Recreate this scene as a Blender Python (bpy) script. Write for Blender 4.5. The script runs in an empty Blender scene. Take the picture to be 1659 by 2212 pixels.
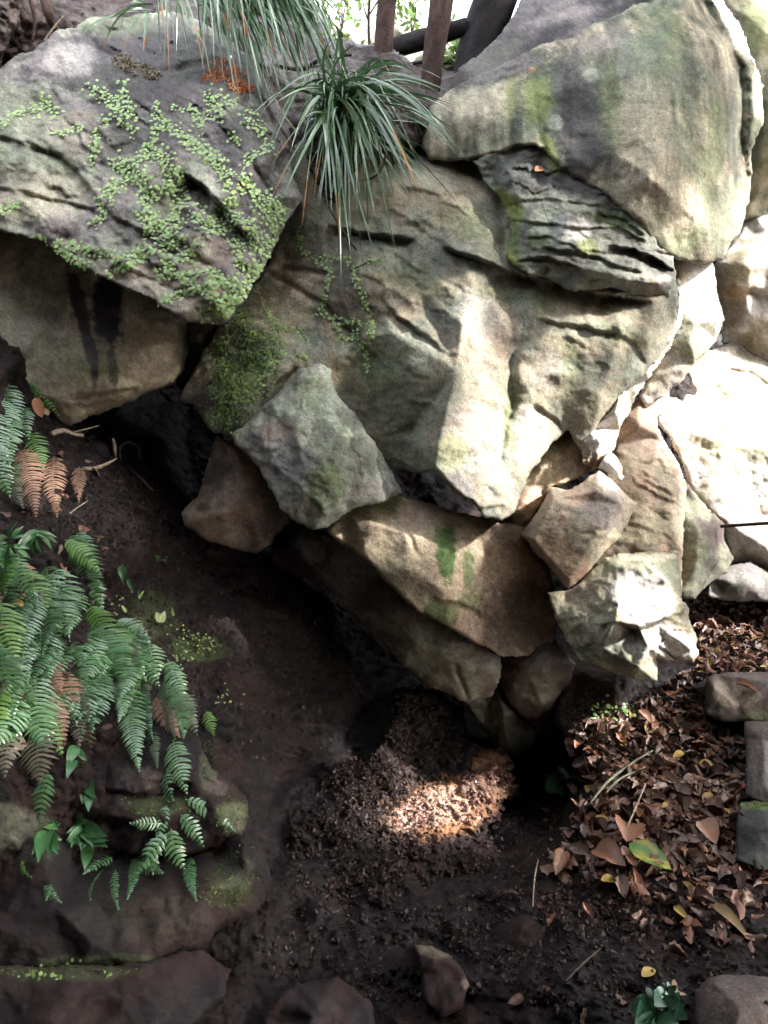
import bpy, bmesh, math, random
import numpy as np
from mathutils import Vector, Matrix
from mathutils.geometry import delaunay_2d_cdt

rng = random.Random(7)
nrg = np.random.RandomState(11)
C = bpy.context.scene.collection
PI = math.pi

# ------------------------------------------------------------------ camera, sky, sun, exposure
FOC, CX, CY, CZ = 1659.0, 829.5, 1106.0, 1.6
cam_d = bpy.data.cameras.new("camera")
cam = bpy.data.objects.new("camera", cam_d)
C.objects.link(cam)
cam.location = (0, 0, CZ)
cam.rotation_euler = (PI / 2, 0, 0)
cam_d.sensor_fit = 'HORIZONTAL'
cam_d.sensor_width = 36
cam_d.lens = 36
cam_d.clip_start = 0.05
cam_d.clip_end = 1000
bpy.context.scene.camera = cam

SUN = Vector((0.75, -0.36, 0.56)).normalized()      # towards the sun
world = bpy.data.worlds.new("World")
bpy.context.scene.world = world
world.use_nodes = True
wn, wl = world.node_tree.nodes, world.node_tree.links
wn.clear()
sky = wn.new("ShaderNodeTexSky")
sky.sky_type = 'NISHITA'
sky.sun_disc = False
sky.sun_elevation = math.asin(SUN.z)
sky.sun_rotation = math.atan2(SUN.x, SUN.y)
sky.air_density = 1.0
sky.dust_density = 4.0
sky.ozone_density = 1.0
hs = wn.new("ShaderNodeHueSaturation")
hs.inputs['Saturation'].default_value = 0.30
bg = wn.new("ShaderNodeBackground")
bg.inputs['Strength'].default_value = 0.15
wo = wn.new("ShaderNodeOutputWorld")
wl.new(sky.outputs[0], hs.inputs['Color'])
wl.new(hs.outputs[0], bg.inputs['Color'])
wl.new(bg.outputs[0], wo.inputs['Surface'])
sun_d = bpy.data.lights.new("sun", 'SUN')
sun_d.energy = 2.1
sun_d.angle = math.radians(2.5)
sun_d.color = (1.0, 0.95, 0.92)
sun_o = bpy.data.objects.new("sun", sun_d)
C.objects.link(sun_o)
sun_o.rotation_euler = SUN.to_track_quat('Z', 'Y').to_euler()
vs = bpy.context.scene.view_settings
vs.view_transform = 'Standard'
vs.look = 'None'
vs.gamma = 1
vs.use_curve_mapping = False
vs.exposure = 3.4
bpy.context.scene.cycles.max_bounces = 6
bpy.context.scene.cycles.diffuse_bounces = 4
bpy.context.scene.cycles.glossy_bounces = 2
bpy.context.scene.cycles.transparent_max_bounces = 4

# ------------------------------------------------------------------ helpers
def W(px, py, d):
    return Vector(((px - CX) / FOC * d, d, CZ + (CY - py) / FOC * d))

def tag(o, label=None, cat=None, group=None, kind=None):
    if label: o['label'] = label
    if cat: o['category'] = cat
    if group: o['group'] = group
    if kind: o['kind'] = kind
    return o

def empty(name, loc=(0, 0, 0)):
    o = bpy.data.objects.new(name, None)
    C.objects.link(o)
    o.location = loc
    o.empty_display_size = 0.1
    return o

def mesh_from(name, verts, faces, mat=None, smooth=True):
    me = bpy.data.meshes.new(name)
    me.from_pydata(verts, [], faces)
    if mat: me.materials.append(mat)
    if smooth: me.polygons.foreach_set("use_smooth", [True] * len(me.polygons))
    me.update()
    return me

def link(name, me, parent=None):
    o = bpy.data.objects.new(name, me)
    C.objects.link(o)
    if parent is not None:
        o.parent = parent
        o.location = -parent.location
    return o

# gradient noise ------------------------------------------------------------
_perm = np.random.RandomState(3).permutation(256).astype(np.int32)
_perm = np.concatenate([_perm, _perm, _perm])
_g3 = np.random.RandomState(4).normal(size=(256, 3))
_g3 /= np.linalg.norm(_g3, axis=1)[:, None]

def pnoise(P):
    I = np.floor(P).astype(np.int64)
    F = P - I
    I &= 255
    U = F * F * F * (F * (F * 6 - 15) + 10)
    out = 0
    for dx in (0, 1):
        wx = U[..., 0] if dx else 1 - U[..., 0]
        a = _perm[(I[..., 0] + dx) & 255]
        for dy in (0, 1):
            wy = U[..., 1] if dy else 1 - U[..., 1]
            b = _perm[(a + I[..., 1] + dy) & 255]
            for dz in (0, 1):
                wz = U[..., 2] if dz else 1 - U[..., 2]
                h = _perm[(b + I[..., 2] + dz) & 255]
                g = _g3[h]
                out = out + wx * wy * wz * (g[..., 0] * (F[..., 0] - dx) + g[..., 1] * (F[..., 1] - dy) + g[..., 2] * (F[..., 2] - dz))
    return out * 1.5

def fbm(P, freq, octv=4, gain=0.5, off=0.0, ridged=False):
    r, a, f, t = 0, 1.0, freq, 0
    for i in range(octv):
        n = pnoise(P * f + off + 17.3 * i)
        if ridged: n = 1 - 2 * np.abs(n) - 0.55
        r = r + a * n
        t += a
        a *= gain
        f *= 2.07
    return r / t

def sstep(a, b, x):
    t = np.clip((x - a) / (b - a), 0, 1)
    return t * t * (3 - 2 * t)

def seg_dist(X, Y, poly, closed):
    """distance to a polyline, side of it and the way along it (0-1)"""
    n = len(poly)
    m = n if closed else n - 1
    L = [math.dist(poly[i][:2], poly[(i + 1) % n][:2]) for i in range(m)]
    tot = sum(L) or 1
    best = np.full(X.shape, 1e9)
    side = np.zeros(X.shape)
    along = np.zeros(X.shape)
    acc = 0
    for i in range(m):
        ax, ay = poly[i][0], poly[i][1]
        bx, by = poly[(i + 1) % n][0], poly[(i + 1) % n][1]
        ex, ey = bx - ax, by - ay
        l2 = ex * ex + ey * ey + 1e-9
        t = np.clip(((X - ax) * ex + (Y - ay) * ey) / l2, 0, 1)
        dx, dy = X - ax - t * ex, Y - ay - t * ey
        d = np.hypot(dx, dy)
        k = d < best
        best[k] = d[k]
        side[k] = (ex * dy - ey * dx)[k]
        along[k] = (acc + t * L[i])[k] / tot
        acc += L[i]
    return best, side, along

def inside(X, Y, poly):
    r = np.zeros(X.shape, bool)
    n = len(poly)
    for i in range(n):
        x1, y1 = poly[i][0], poly[i][1]
        x2, y2 = poly[(i + 1) % n][0], poly[(i + 1) % n][1]
        if y1 == y2: continue
        c = ((y1 > Y) != (y2 > Y)) & (X < (x2 - x1) * (Y - y1) / (y2 - y1) + x1)
        r ^= c
    return r

def pl_interp(pts, vals, xs, ys, edges=()):
    """piecewise-flat facets through scattered points, on a regular grid"""
    v2 = [Vector((p[0], p[1])) for p in pts]
    vo, eo, fo, ovi, oe, of = delaunay_2d_cdt(v2, list(edges), [], 0, 1e-4)
    vv = []
    for k, v in enumerate(vo):
        if ovi[k]: vv.append(vals[ovi[k][0]])
        else:
            ds = sorted((math.dist(v, q), j) for j, q in enumerate(v2))[:2]
            vv.append((vals[ds[0][1]] * ds[1][0] + vals[ds[1][1]] * ds[0][0]) / (ds[0][0] + ds[1][0] + 1e-9))
    D = np.full((len(ys), len(xs)), np.nan)
    s = xs[1] - xs[0]
    for f in fo:
        (x1, y1), (x2, y2), (x3, y3) = [tuple(vo[i]) for i in f]
        z1, z2, z3 = [vv[i] for i in f]
        i0 = max(0, int((min(x1, x2, x3) - xs[0]) / s)); i1 = min(len(xs), int((max(x1, x2, x3) - xs[0]) / s) + 2)
        j0 = max(0, int((min(y1, y2, y3) - ys[0]) / s)); j1 = min(len(ys), int((max(y1, y2, y3) - ys[0]) / s) + 2)
        if i1 <= i0 or j1 <= j0: continue
        X, Y = np.meshgrid(xs[i0:i1], ys[j0:j1])
        den = (y2 - y3) * (x1 - x3) + (x3 - x2) * (y1 - y3)
        if abs(den) < 1e-9: continue
        a = ((y2 - y3) * (X - x3) + (x3 - x2) * (Y - y3)) / den
        b = ((y3 - y1) * (X - x3) + (x1 - x3) * (Y - y3)) / den
        c = 1 - a - b
        m = (a >= -1e-6) & (b >= -1e-6) & (c >= -1e-6)
        D[j0:j1, i0:i1][m] = (a * z1 + b * z2 + c * z3)[m]
    return D

def fill_nan(D):
    for _ in range(400):
        bad = np.isnan(D)
        if not bad.any(): break
        Z = np.where(bad, 0, D); Wt = (~bad).astype(float)
        a = np.zeros_like(Z); b = np.zeros_like(Z)
        for dy, dx in ((0, 1), (0, -1), (1, 0), (-1, 0), (1, 1), (-1, -1), (1, -1), (-1, 1)):
            sy0, sy1 = max(0, dy), D.shape[0] + min(0, dy); ty0, ty1 = max(0, -dy), D.shape[0] + min(0, -dy)
            sx0, sx1 = max(0, dx), D.shape[1] + min(0, dx); tx0, tx1 = max(0, -dx), D.shape[1] + min(0, -dx)
            a[ty0:ty1, tx0:tx1] += Z[sy0:sy1, sx0:sx1]; b[ty0:ty1, tx0:tx1] += Wt[sy0:sy1, sx0:sx1]
        D = np.where(bad & (b > 0), a / np.maximum(b, 1), D)
    return np.nan_to_num(D, nan=4.0)

def blur(D, n):
    for _ in range(n):
        E = np.pad(D, 1, mode='edge')
        D = (E[:-2, 1:-1] + E[2:, 1:-1] + E[1:-1, :-2] + E[1:-1, 2:] + 4 * E[1:-1, 1:-1]) / 8
    return D

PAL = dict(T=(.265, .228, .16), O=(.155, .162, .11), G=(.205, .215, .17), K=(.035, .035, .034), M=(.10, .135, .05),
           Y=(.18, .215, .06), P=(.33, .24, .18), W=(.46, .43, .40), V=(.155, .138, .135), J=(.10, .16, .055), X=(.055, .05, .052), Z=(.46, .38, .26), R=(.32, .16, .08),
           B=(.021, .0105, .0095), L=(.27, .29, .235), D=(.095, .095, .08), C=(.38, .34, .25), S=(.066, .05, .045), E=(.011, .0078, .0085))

class Relief:
    """A solid lump of rock or earth: a traced face with real relief, edges that turn away, and a body behind it."""
    def __init__(s, name, outline, pts=(), sp=4.0, roll=(16, .07), thick=.6, jag=5, facet=(90, .03), smooth=2, rough=(.05, .02, .006),
                 ledges=(), cracks=(), base='G', base2='O', blobs=(), edges=(), strata=None, mat=None, lump=0, seed=0, core=None, streak=.3, back=True):
        s.name = name
        ox = [p[0] for p in outline]; oy = [p[1] for p in outline]
        xs = np.arange(min(ox) - 4 * sp, max(ox) + 4 * sp, sp); ys = np.arange(min(oy) - 4 * sp, max(oy) + 4 * sp, sp)
        X, Y = np.meshgrid(xs, ys)
        s.xs, s.ys, s.sp = xs, ys, sp
        Q = np.stack([X, Y, np.full(X.shape, 3.1 + seed * 7.7)], -1)
        w1 = fbm(Q, 1 / 60., 5, .68); w2 = fbm(Q + 99.5, 1 / 60., 5, .68)
        wX, wY = X + jag * 2.8 * w1, Y + jag * 2.8 * w2
        dist, _, _ = seg_dist(wX, wY, outline, True)
        sdf = np.where(inside(wX, wY, outline), dist, -dist)
        # coarse facets
        allp = list(outline) + list(pts)
        n = len(outline)
        ce = [(i, (i + 1) % n) for i in range(n)] + [(n + a, n + b) for a, b in edges]
        D = fill_nan(pl_interp(allp, [p[2] for p in allp], xs, ys, ce))
        if facet:
            fs, fa = facet
            r = np.random.RandomState(seed + 50)
            fp = []
            for gx in np.arange(xs[0] - fs, xs[-1] + 2 * fs, fs):
                for gy in np.arange(ys[0] - fs, ys[-1] + 2 * fs, fs * .8):
                    fp.append((gx + r.uniform(-.45, .45) * fs, gy + r.uniform(-.4, .4) * fs))
            D = D + fill_nan(pl_interp(fp, list(r.uniform(-fa, fa, len(fp))), xs, ys))
            fs *= .38; fa *= .35; fp = []
            for gx in np.arange(xs[0] - fs, xs[-1] + 2 * fs, fs):
                for gy in np.arange(ys[0] - fs, ys[-1] + 2 * fs, fs * .8):
                    fp.append((gx + r.uniform(-.45, .45) * fs, gy + r.uniform(-.4, .4) * fs))
            D = D + fill_nan(pl_interp(fp, list(r.uniform(-fa, fa, len(fp))), xs, ys))
        D = blur(D, smooth)
        if roll:
            roll = (roll[0] * .5, roll[1] * .55)
            u = np.clip(np.maximum(sdf, 0) / roll[0], 0, 1)
            D = D + roll[1] * (1 - np.sqrt(1 - (1 - u) ** 2 + 1e-9))
        lX, lY = X + 9 * w1 + 5 * fbm(Q + 31, 1 / 22., 3), Y + 9 * w2 + 5 * fbm(Q + 57, 1 / 22., 3)
        for poly, amt, fall in ledges:
            dd, side, al = seg_dist(lX, lY, poly, False)
            f = sstep(0, .15, al) * sstep(1, .85, al) * (al > 0) * (al < 1)
            sd = np.sign(side) * dd
            wgt = sstep(-sp * .9, sp * 1.4, sd)
            f = f * (.55 + .9 * np.clip(fbm(Q + 12, 1 / 45., 2) + .5, 0, 1))
            D = D + f * amt * (.8 * wgt * np.exp(-np.maximum(sd, 0) / fall) - .25 * (1 - wgt) * np.exp(np.minimum(sd, 0) / (fall * .5)))
        for poly, amt, wd in cracks:
            dd, side, al = seg_dist(lX, lY, poly, False)
            D = D + amt * np.exp(-(dd / wd) ** 2) * (.6 + .4 * sstep(0, .2, al) * sstep(1, .8, al))
        P = np.stack([(X - CX) / FOC * D, D, CZ + (CY - Y) / FOC * D], -1)
        so = seed * 3.31
        D = D + rough[0] * fbm(P, 2.2, 3, off=so) + rough[1] * .45 * fbm(P * np.array([1, 1, 1.8]), 7, 4, .55, off=so, ridged=True) - rough[2] * .8 * fbm(P, 36, 4, .7, off=so)
        if strata:                                   # (angle in picture, spacing px, depth)
            a, k, am = strata
            t = (-math.sin(a) * X + math.cos(a) * Y) + 26 * w1 + 12 * w2
            b = np.stack([t / k, (math.cos(a) * X + math.sin(a) * Y) / (k * 8), np.zeros_like(t) + seed], -1)
            D = D + am * fbm(b, 1, 3, .6, ridged=True)
            ph = t / (k * 1.5) + 1.1 * fbm(b * .6 + 3, 1, 3, .6)
            saw = (ph - np.floor(ph))
            msk = sstep(.02, .3, fbm(P, 1.9, 3, .6, off=so + 44))
            D = D + am * 2.0 * (sstep(0, .1, saw) * (1 - saw)) * msk
        if lump:
            D = D - lump * np.abs(fbm(P, 11, 4, .6, off=so)) * 2 - lump * .6 * fbm(P, 30, 3, .7, off=so)
        # snap rim vertices to the outline
        gy, gx = np.gradient(sdf, sp)
        g = np.hypot(gx, gy) + 1e-6
        rim = (sdf < .25 * sp) & (sdf > -1.2 * sp)
        Xs = np.where(rim, X - sdf * gx / g, X); Ys = np.where(rim, Y - sdf * gy / g, Y)
        used = sdf > -.8 * sp
        s.D, s.sdf = D, sdf
        P = np.stack([(Xs - CX) / FOC * D, D, CZ + (CY - Ys) / FOC * D], -1)
        s.P = P
        gyy = np.gradient(P, axis=0); gxx = np.gradient(P, axis=1)
        N = np.cross(gyy, gxx); N /= np.linalg.norm(N, axis=-1)[..., None] + 1e-12
        N = np.where((N[..., 1] > 0)[..., None], -N, N)
        s.N = N
        # colour of the stone; some blobs also paint light and shade
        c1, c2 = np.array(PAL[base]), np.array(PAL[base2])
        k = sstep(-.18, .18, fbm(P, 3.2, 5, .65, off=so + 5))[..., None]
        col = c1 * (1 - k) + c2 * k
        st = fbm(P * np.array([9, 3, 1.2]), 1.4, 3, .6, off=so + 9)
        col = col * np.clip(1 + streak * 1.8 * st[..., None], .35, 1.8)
        nb = fbm(P, 9, 5, .62, off=so + 2); nb2 = fbm(P, 28, 4, .65, off=so + 3)
        sk = fbm(P * np.array([14, 4, 1.3]), 1.6, 3, .6, off=so + 19)
        for bl in sorted(blobs, key=lambda q: q[0] in 'KJ'):
            cn, bx, by, rx, ry = bl[:5]
            rot = bl[5] if len(bl) > 5 else 0
            stg = bl[6] if len(bl) > 6 else .9
            ca, sa = math.cos(rot), math.sin(rot)
            dx, dy = X - bx, Y - by
            e = np.sqrt(((ca * dx + sa * dy) / rx) ** 2 + ((-sa * dx + ca * dy) / ry) ** 2)
            nn = nb * .55 + nb2 * .45 + (sk * .5 if cn in 'KY' else 0)
            m = (sstep(1.12, .72, e + nn * .9) * stg)[..., None]
            col = col * (1 - m) + np.array(PAL[cn]) * m
        col = col * (1 + .75 * fbm(P, 38, 4, .75, off=so + 7) + .3 * nb + .3 * nb2)[..., None]
        col = np.clip(col, .003, .8)
        s.col = col
        cellok = used[:-1, :-1] & used[1:, :-1] & used[:-1, 1:] & used[1:, 1:]
        sc = (sdf[:-1, :-1] + sdf[1:, :-1] + sdf[:-1, 1:] + sdf[1:, 1:]) / 4
        cellok &= sc > -.1 * sp
        idx = np.arange(X.size).reshape(X.shape)
        jj, ii = np.nonzero(cellok)
        a, b, c, d = idx[jj, ii], idx[jj, ii + 1], idx[jj + 1, ii + 1], idx[jj + 1, ii]
        quads = np.stack([a, d, c, b], -1)
        uq, inv = np.unique(quads, return_inverse=True)
        quads = inv.reshape(quads.shape)
        V = P.reshape(-1, 3)[uq]; CC = col.reshape(-1, 3)[uq]
        if back:
            E = np.concatenate([quads[:, [0, 1]], quads[:, [1, 2]], quads[:, [2, 3]], quads[:, [3, 0]]])
            key = E[:, 0].astype(np.int64) * 10000000 + E[:, 1]; rk = E[:, 1].astype(np.int64) * 10000000 + E[:, 0]
            be = E[~np.isin(key, rk)]
            bv = np.unique(be)
            mp = np.full(len(V), -1); mp[bv] = np.arange(len(bv))
            gxf = (gx / g).reshape(-1)[uq][bv]; gyf = (gy / g).reshape(-1)[uq][bv]
            pxv = CX + V[bv, 0] / V[bv, 1] * FOC; pyv = CY - (V[bv, 2] - CZ) / V[bv, 1] * FOC
            prev = bv
            nq = []
            for k2, (tt, inn) in enumerate(((.12, 1.5), (.5, 5), (1.0, 12))):
                dd = V[bv, 1] + thick * tt
                qx, qy = pxv + gxf * inn, pyv + gyf * inn
                R = np.stack([(qx - CX) / FOC * dd, dd, CZ + (CY - qy) / FOC * dd], -1)
                R += (.02 * fbm(R, 8, 2, off=so))[:, None] * np.array([.2, 1, .2])
                st0 = len(V)
                V = np.concatenate([V, R]); CC = np.concatenate([CC, CC[bv] * .9])
                cur = np.arange(len(bv)) + st0
                nq.append(np.stack([prev[mp[be[:, 1]]] if k2 else be[:, 1], prev[mp[be[:, 0]]] if k2 else be[:, 0], cur[mp[be[:, 0]]], cur[mp[be[:, 1]]]], -1))
                prev = cur
            m = V[prev].mean(0) if core is None else np.array(W(*core))
            V = np.concatenate([V, m[None]]); CC = np.concatenate([CC, CC[:1]])
            tri = np.stack([prev[mp[be[:, 1]]], prev[mp[be[:, 0]]], np.full(len(be), len(V) - 1)], -1)
            quads = np.concatenate([quads] + nq)
        else:
            tri = np.zeros((0, 3), int)
        me = bpy.data.meshes.new(name)
        nl = quads.size + tri.size
        me.vertices.add(len(V)); me.vertices.foreach_set("co", V.astype(np.float32).ravel())
        me.loops.add(nl); me.loops.foreach_set("vertex_index", np.concatenate([quads.ravel(), tri.ravel()]).astype(np.int32))
        npoly = len(quads) + len(tri)
        me.polygons.add(npoly)
        ls = np.concatenate([np.arange(len(quads)) * 4, quads.size + np.arange(len(tri)) * 3]).astype(np.int32)
        me.polygons.foreach_set("loop_start", ls)
        me.polygons.foreach_set("use_smooth", [True] * npoly)
        me.update(calc_edges=True)
        at = me.color_attributes.new("Col", 'FLOAT_COLOR', 'POINT')
        at.data.foreach_set("color", np.concatenate([CC, np.ones((len(CC), 1))], 1).astype(np.float32).ravel())
        me.materials.append(mat or M_rock)
        s.obj = link(name, me)
    def at(s, px, py):
        i = int(round((px - s.xs[0]) / s.sp)); j = int(round((py - s.ys[0]) / s.sp))
        i = min(max(i, 1), len(s.xs) - 2); j = min(max(j, 1), len(s.ys) - 2)
        d = float(s.D[j, i])
        return W(px, py, d), Vector(s.N[j, i])
    def has(s, px, py):
        i = int(round((px - s.xs[0]) / s.sp)); j = int(round((py - s.ys[0]) / s.sp))
        return 0 <= i < len(s.xs) and 0 <= j < len(s.ys) and s.sdf[j, i] > 2

# ------------------------------------------------------------------ materials
def nmat(name):
    m = bpy.data.materials.new(name)
    m.use_nodes = True
    nt = m.node_tree
    return m, nt.nodes, nt.links, nt.nodes['Principled BSDF']

def attr_mat(name, rough=.85, spec=.3, bump=.7, fine=90, wet=0.0, bdist=.01):
    m, n, l, b = nmat(name)
    at = n.new('ShaderNodeAttribute'); at.attribute_name = 'Col'
    tc = n.new('ShaderNodeTexCoord')
    nz = n.new('ShaderNodeTexNoise'); nz.inputs['Scale'].default_value = fine; nz.inputs['Detail'].default_value = 6; nz.inputs['Roughness'].default_value = .7
    l.new(tc.outputs['Object'], nz.inputs['Vector'])
    mr = n.new('ShaderNodeMapRange'); mr.inputs[1].default_value = .25; mr.inputs[2].default_value = .75; mr.inputs[3].default_value = .55; mr.inputs[4].default_value = 1.45
    l.new(nz.outputs['Fac'], mr.inputs[0])
    mx = n.new('ShaderNodeMix'); mx.data_type = 'RGBA'; mx.blend_type = 'MULTIPLY'; mx.inputs[0].default_value = 1
    l.new(at.outputs['Color'], mx.inputs[6]); l.new(mr.outputs[0], mx.inputs[7])
    nk = n.new('ShaderNodeTexNoise'); nk.inputs['Scale'].default_value = fine * 1.6; nk.inputs['Detail'].default_value = 3; nk.inputs['Roughness'].default_value = .6
    l.new(tc.outputs['Object'], nk.inputs['Vector'])
    mk = n.new('ShaderNodeMapRange'); mk.inputs[1].default_value = .56; mk.inputs[2].default_value = .66; mk.inputs[3].default_value = 1.0; mk.inputs[4].default_value = .45
    l.new(nk.outputs['Fac'], mk.inputs[0])
    m2 = n.new('ShaderNodeMix'); m2.data_type = 'RGBA'; m2.blend_type = 'MULTIPLY'; m2.inputs[0].default_value = 1
    l.new(mx.outputs[2], m2.inputs[6]); l.new(mk.outputs[0], m2.inputs[7])
    l.new(m2.outputs[2], b.inputs['Base Color'])
    n2 = n.new('ShaderNodeTexNoise'); n2.inputs['Scale'].default_value = fine * .35; n2.inputs['Detail'].default_value = 9; n2.inputs['Roughness'].default_value = .72
    l.new(tc.outputs['Object'], n2.inputs['Vector'])
    bp = n.new('ShaderNodeBump'); bp.inputs['Strength'].default_value = bump; bp.inputs['Distance'].default_value = bdist
    l.new(n2.outputs['Fac'], bp.inputs['Height']); l.new(bp.outputs[0], b.inputs['Normal'])
    b.inputs['Roughness'].default_value = rough
    b.inputs['Specular IOR Level'].default_value = spec
    if wet:
        n3 = n.new('ShaderNodeTexNoise'); n3.inputs['Scale'].default_value = 14; n3.inputs['Detail'].default_value = 5
        l.new(tc.outputs['Object'], n3.inputs['Vector'])
        m3 = n.new('ShaderNodeMapRange'); m3.inputs[1].default_value = .42; m3.inputs[2].default_value = .62; m3.inputs[3].default_value = rough; m3.inputs[4].default_value = wet
        l.new(n3.outputs['Fac'], m3.inputs[0]); l.new(m3.outputs[0], b.inputs['Roughness'])
    return m

def leaf_mat(name, c, c2=None, rough=.4, spec=.5, trans=0.0, scale=60):
    m, n, l, b = nmat(name)
    tc = n.new('ShaderNodeTexCoord')
    nz = n.new('ShaderNodeTexNoise'); nz.inputs['Scale'].default_value = scale; nz.inputs['Detail'].default_value = 3
    l.new(tc.outputs['Object'], nz.inputs['Vector'])
    oi = n.new('ShaderNodeObjectInfo')
    mx = n.new('ShaderNodeMix'); mx.data_type = 'RGBA'
    mx.inputs[6].default_value = (*c, 1); mx.inputs[7].default_value = (*(c2 or [v * .6 for v in c]), 1)
    ad = n.new('ShaderNodeMath'); ad.operation = 'MULTIPLY_ADD'; ad.inputs[1].default_value = .7; 
    l.new(oi.outputs['Random'], ad.inputs[0])
    mr = n.new('ShaderNodeMapRange'); mr.inputs[1].default_value = .35; mr.inputs[2].default_value = .65; mr.inputs[3].default_value = -.25; mr.inputs[4].default_value = .5
    l.new(nz.outputs['Fac'], mr.inputs[0]); l.new(mr.outputs[0], ad.inputs[2])
    cl = n.new('ShaderNodeClamp'); l.new(ad.outputs[0], cl.inputs[0])
    l.new(cl.outputs[0], mx.inputs[0]); l.new(mx.outputs[2], b.inputs['Base Color'])
    b.inputs['Roughness'].default_value = rough
    b.inputs['Specular IOR Level'].default_value = spec
    if trans:
        tr = n.new('ShaderNodeBsdfTranslucent'); ms = n.new('ShaderNodeMixShader'); ms.inputs[0].default_value = trans
        l.new(mx.outputs[2], tr.inputs['Color'])
        l.new(b.outputs[0], ms.inputs[1]); l.new(tr.outputs[0], ms.inputs[2])
        l.new(ms.outputs[0], n['Material Output'].inputs['Surface'])
    return m

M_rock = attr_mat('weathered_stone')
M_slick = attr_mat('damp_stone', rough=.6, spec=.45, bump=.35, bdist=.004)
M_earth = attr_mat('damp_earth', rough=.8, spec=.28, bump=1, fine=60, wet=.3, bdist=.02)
M_moss = leaf_mat('moss', (.16, .22, .05), (.07, .10, .02), .9, .1, scale=30)

# ------------------------------------------------------------------ unseen rock blocks round the camera, added to shade the cave
def slab_wall(name, cx, cy, cz, sx, sy, sz, seed, mat=None, col='S'):
    """a rough block of rock added for its shade: subdivided box pushed about by noise"""
    bm = bmesh.new()
    bmesh.ops.create_cube(bm, size=1)
    bmesh.ops.subdivide_edges(bm, edges=bm.edges[:], cuts=14, use_grid_fill=True)
    P = np.array([v.co[:] for v in bm.verts]) * np.array([sx, sy, sz]) + np.array([cx, cy, cz])
    n = [fbm(P, .6, 4, .55, off=seed + 40 * k) for k in range(3)]
    for i, v in enumerate(bm.verts):
        v.co = Vector(P[i]) + Vector((n[0][i], n[1][i], n[2][i])) * .35
    me = bpy.data.meshes.new(name); bm.to_mesh(me); bm.free()
    me.materials.append(mat or M_rock)
    at = me.color_attributes.new("Col", 'FLOAT_COLOR', 'POINT')
    for v in at.data: v.color = (*PAL[col], 1)
    return tag(link(name, me), kind='structure')

slab_wall('shade_wall', -.6, -2.2, 1.2, 9, 1.4, 6.0, 1)
slab_wall('shade_overhang', -1.2, -.4, 4.5, 6.0, 3.4, 1.1, 2)
slab_wall('shade_side', -4.6, 1.6, 1.5, 2.0, 8, 6.5, 3)

# sunlit spots: rays towards the sun through these stay clear of leaves
LIT = [(1560, 640, 5.2, .5), (1600, 900, 5.2, .75), (1600, 1100, 5.2, .65), (1500, 640, 4.6, .4), (1520, 900, 5.1, .5), (1640, 200, 5.6, .7), (1640, 520, 5.5, .8), (1480, 700, 4.3, .16), (1470, 950, 5.0, .2),
       (1050, 960, 3.8, .15), (1060, 850, 3.85, .10), (1150, 950, 3.95, .10), (1090, 1060, 3.8, .13), (1300, 930, 4.1, .12), (1330, 1000, 4.05, .09), (1180, 1060, 4.1, .09), (1120, 1100, 4.1, .08), (1040, 740, 3.85, .09),
       (1400, 1310, 3.65, .12), (1470, 1400, 3.65, .09), (1390, 1200, 3.8, .08), (1540, 1310, 5.6, .14),
       (880, 1770, 3.75, .16), (960, 1750, 3.9, .18), (1040, 1700, 4.1, .19), (1090, 1680, 4.2, .15), (1230, 780, 3.9, .08), (1350, 650, 3.9, .08), (1000, 640, 3.9, .08), (1300, 480, 3.9, .07), (1430, 520, 4.0, .10), (1620, 80, 4.6, .1), (1640, 210, 4.5, .08), (1350, 880, 4.1, .08), (1420, 800, 4.1, .08)]
DARK = [(1610, 1390, 4.9, .2), (1560, 1500, 4.2, .15), (1400, 1650, 3.8, .18), (1240, 1760, 3.7, .08), (1400, 1080, 4.45, .2), (1390, 1170, 4.4, .14), (1520, 1180, 4.9, .12), (1240, 1170, 3.82, .13), (1380, 960, 4.6, .1), (1000, 1220, 3.85, .12), (60, 1200, 3.4, .25), (200, 1250, 3.6, .25), (150, 1500, 3.3, .25), (300, 1400, 3.8, .25), (480, 1450, 3.9, .2), (330, 1300, 4.0, .2), (450, 1500, 3.8, .2), (600, 1650, 4.0, .2), (560, 1500, 4.1, .2), (560, 1700, 3.7, .2), (640, 1600, 4.1, .15), (500, 1850, 3.0, .25), (900, 1900, 3.4, .12)]
def sun_mask(name, n, t0, t1, size, half, mat, r, lab):  # loose leaves blocking the sun, with gaps shaped for the lit spots
    u = Vector((-SUN.y, SUN.x, 0)).normalized(); v = SUN.cross(u).normalized()
    O = Vector((.3, 4.0, 1.6))
    lit = []
    for px, py, d, rad in LIT:
        q = W(px, py, d) - O
        lit.append((q.dot(u), q.dot(v), rad))
    dark = []
    for px, py, d, rad in DARK:
        q = W(px, py, d) - O
        dark.append((q.dot(u), q.dot(v), rad))
    verts, faces = [], []
    k = 0
    while k < n:
        a, b, t = r.uniform(-half, half), r.uniform(-half, half), r.uniform(t0, t1)
        if any((a - x) ** 2 + (b - y) ** 2 < (rad + size * .3) ** 2 for x, y, rad in lit) and not any((a - x) ** 2 + (b - y) ** 2 < rad ** 2 for x, y, rad in dark):
            k += .25; continue
        c = O + u * a + v * b + SUN * t
        if c.z < 1.2: k += 1; continue
        ax = Vector((r.gauss(0, 1), r.gauss(0, 1), r.gauss(0, 1))).normalized()
        bx = ax.cross(Vector((r.gauss(0, 1), r.gauss(0, 1), r.gauss(0, 1)))).normalized()
        L, w = size * r.uniform(.7, 1.3), size * r.uniform(.3, .5)
        i = len(verts)
        verts += [c - ax * L, c - ax * L * .2 + bx * w, c + ax * L, c - ax * L * .2 - bx * w]
        faces.append((i, i + 1, i + 2, i + 3))
        k += 1
    return mesh_from(name, verts, faces, mat, False)
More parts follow.
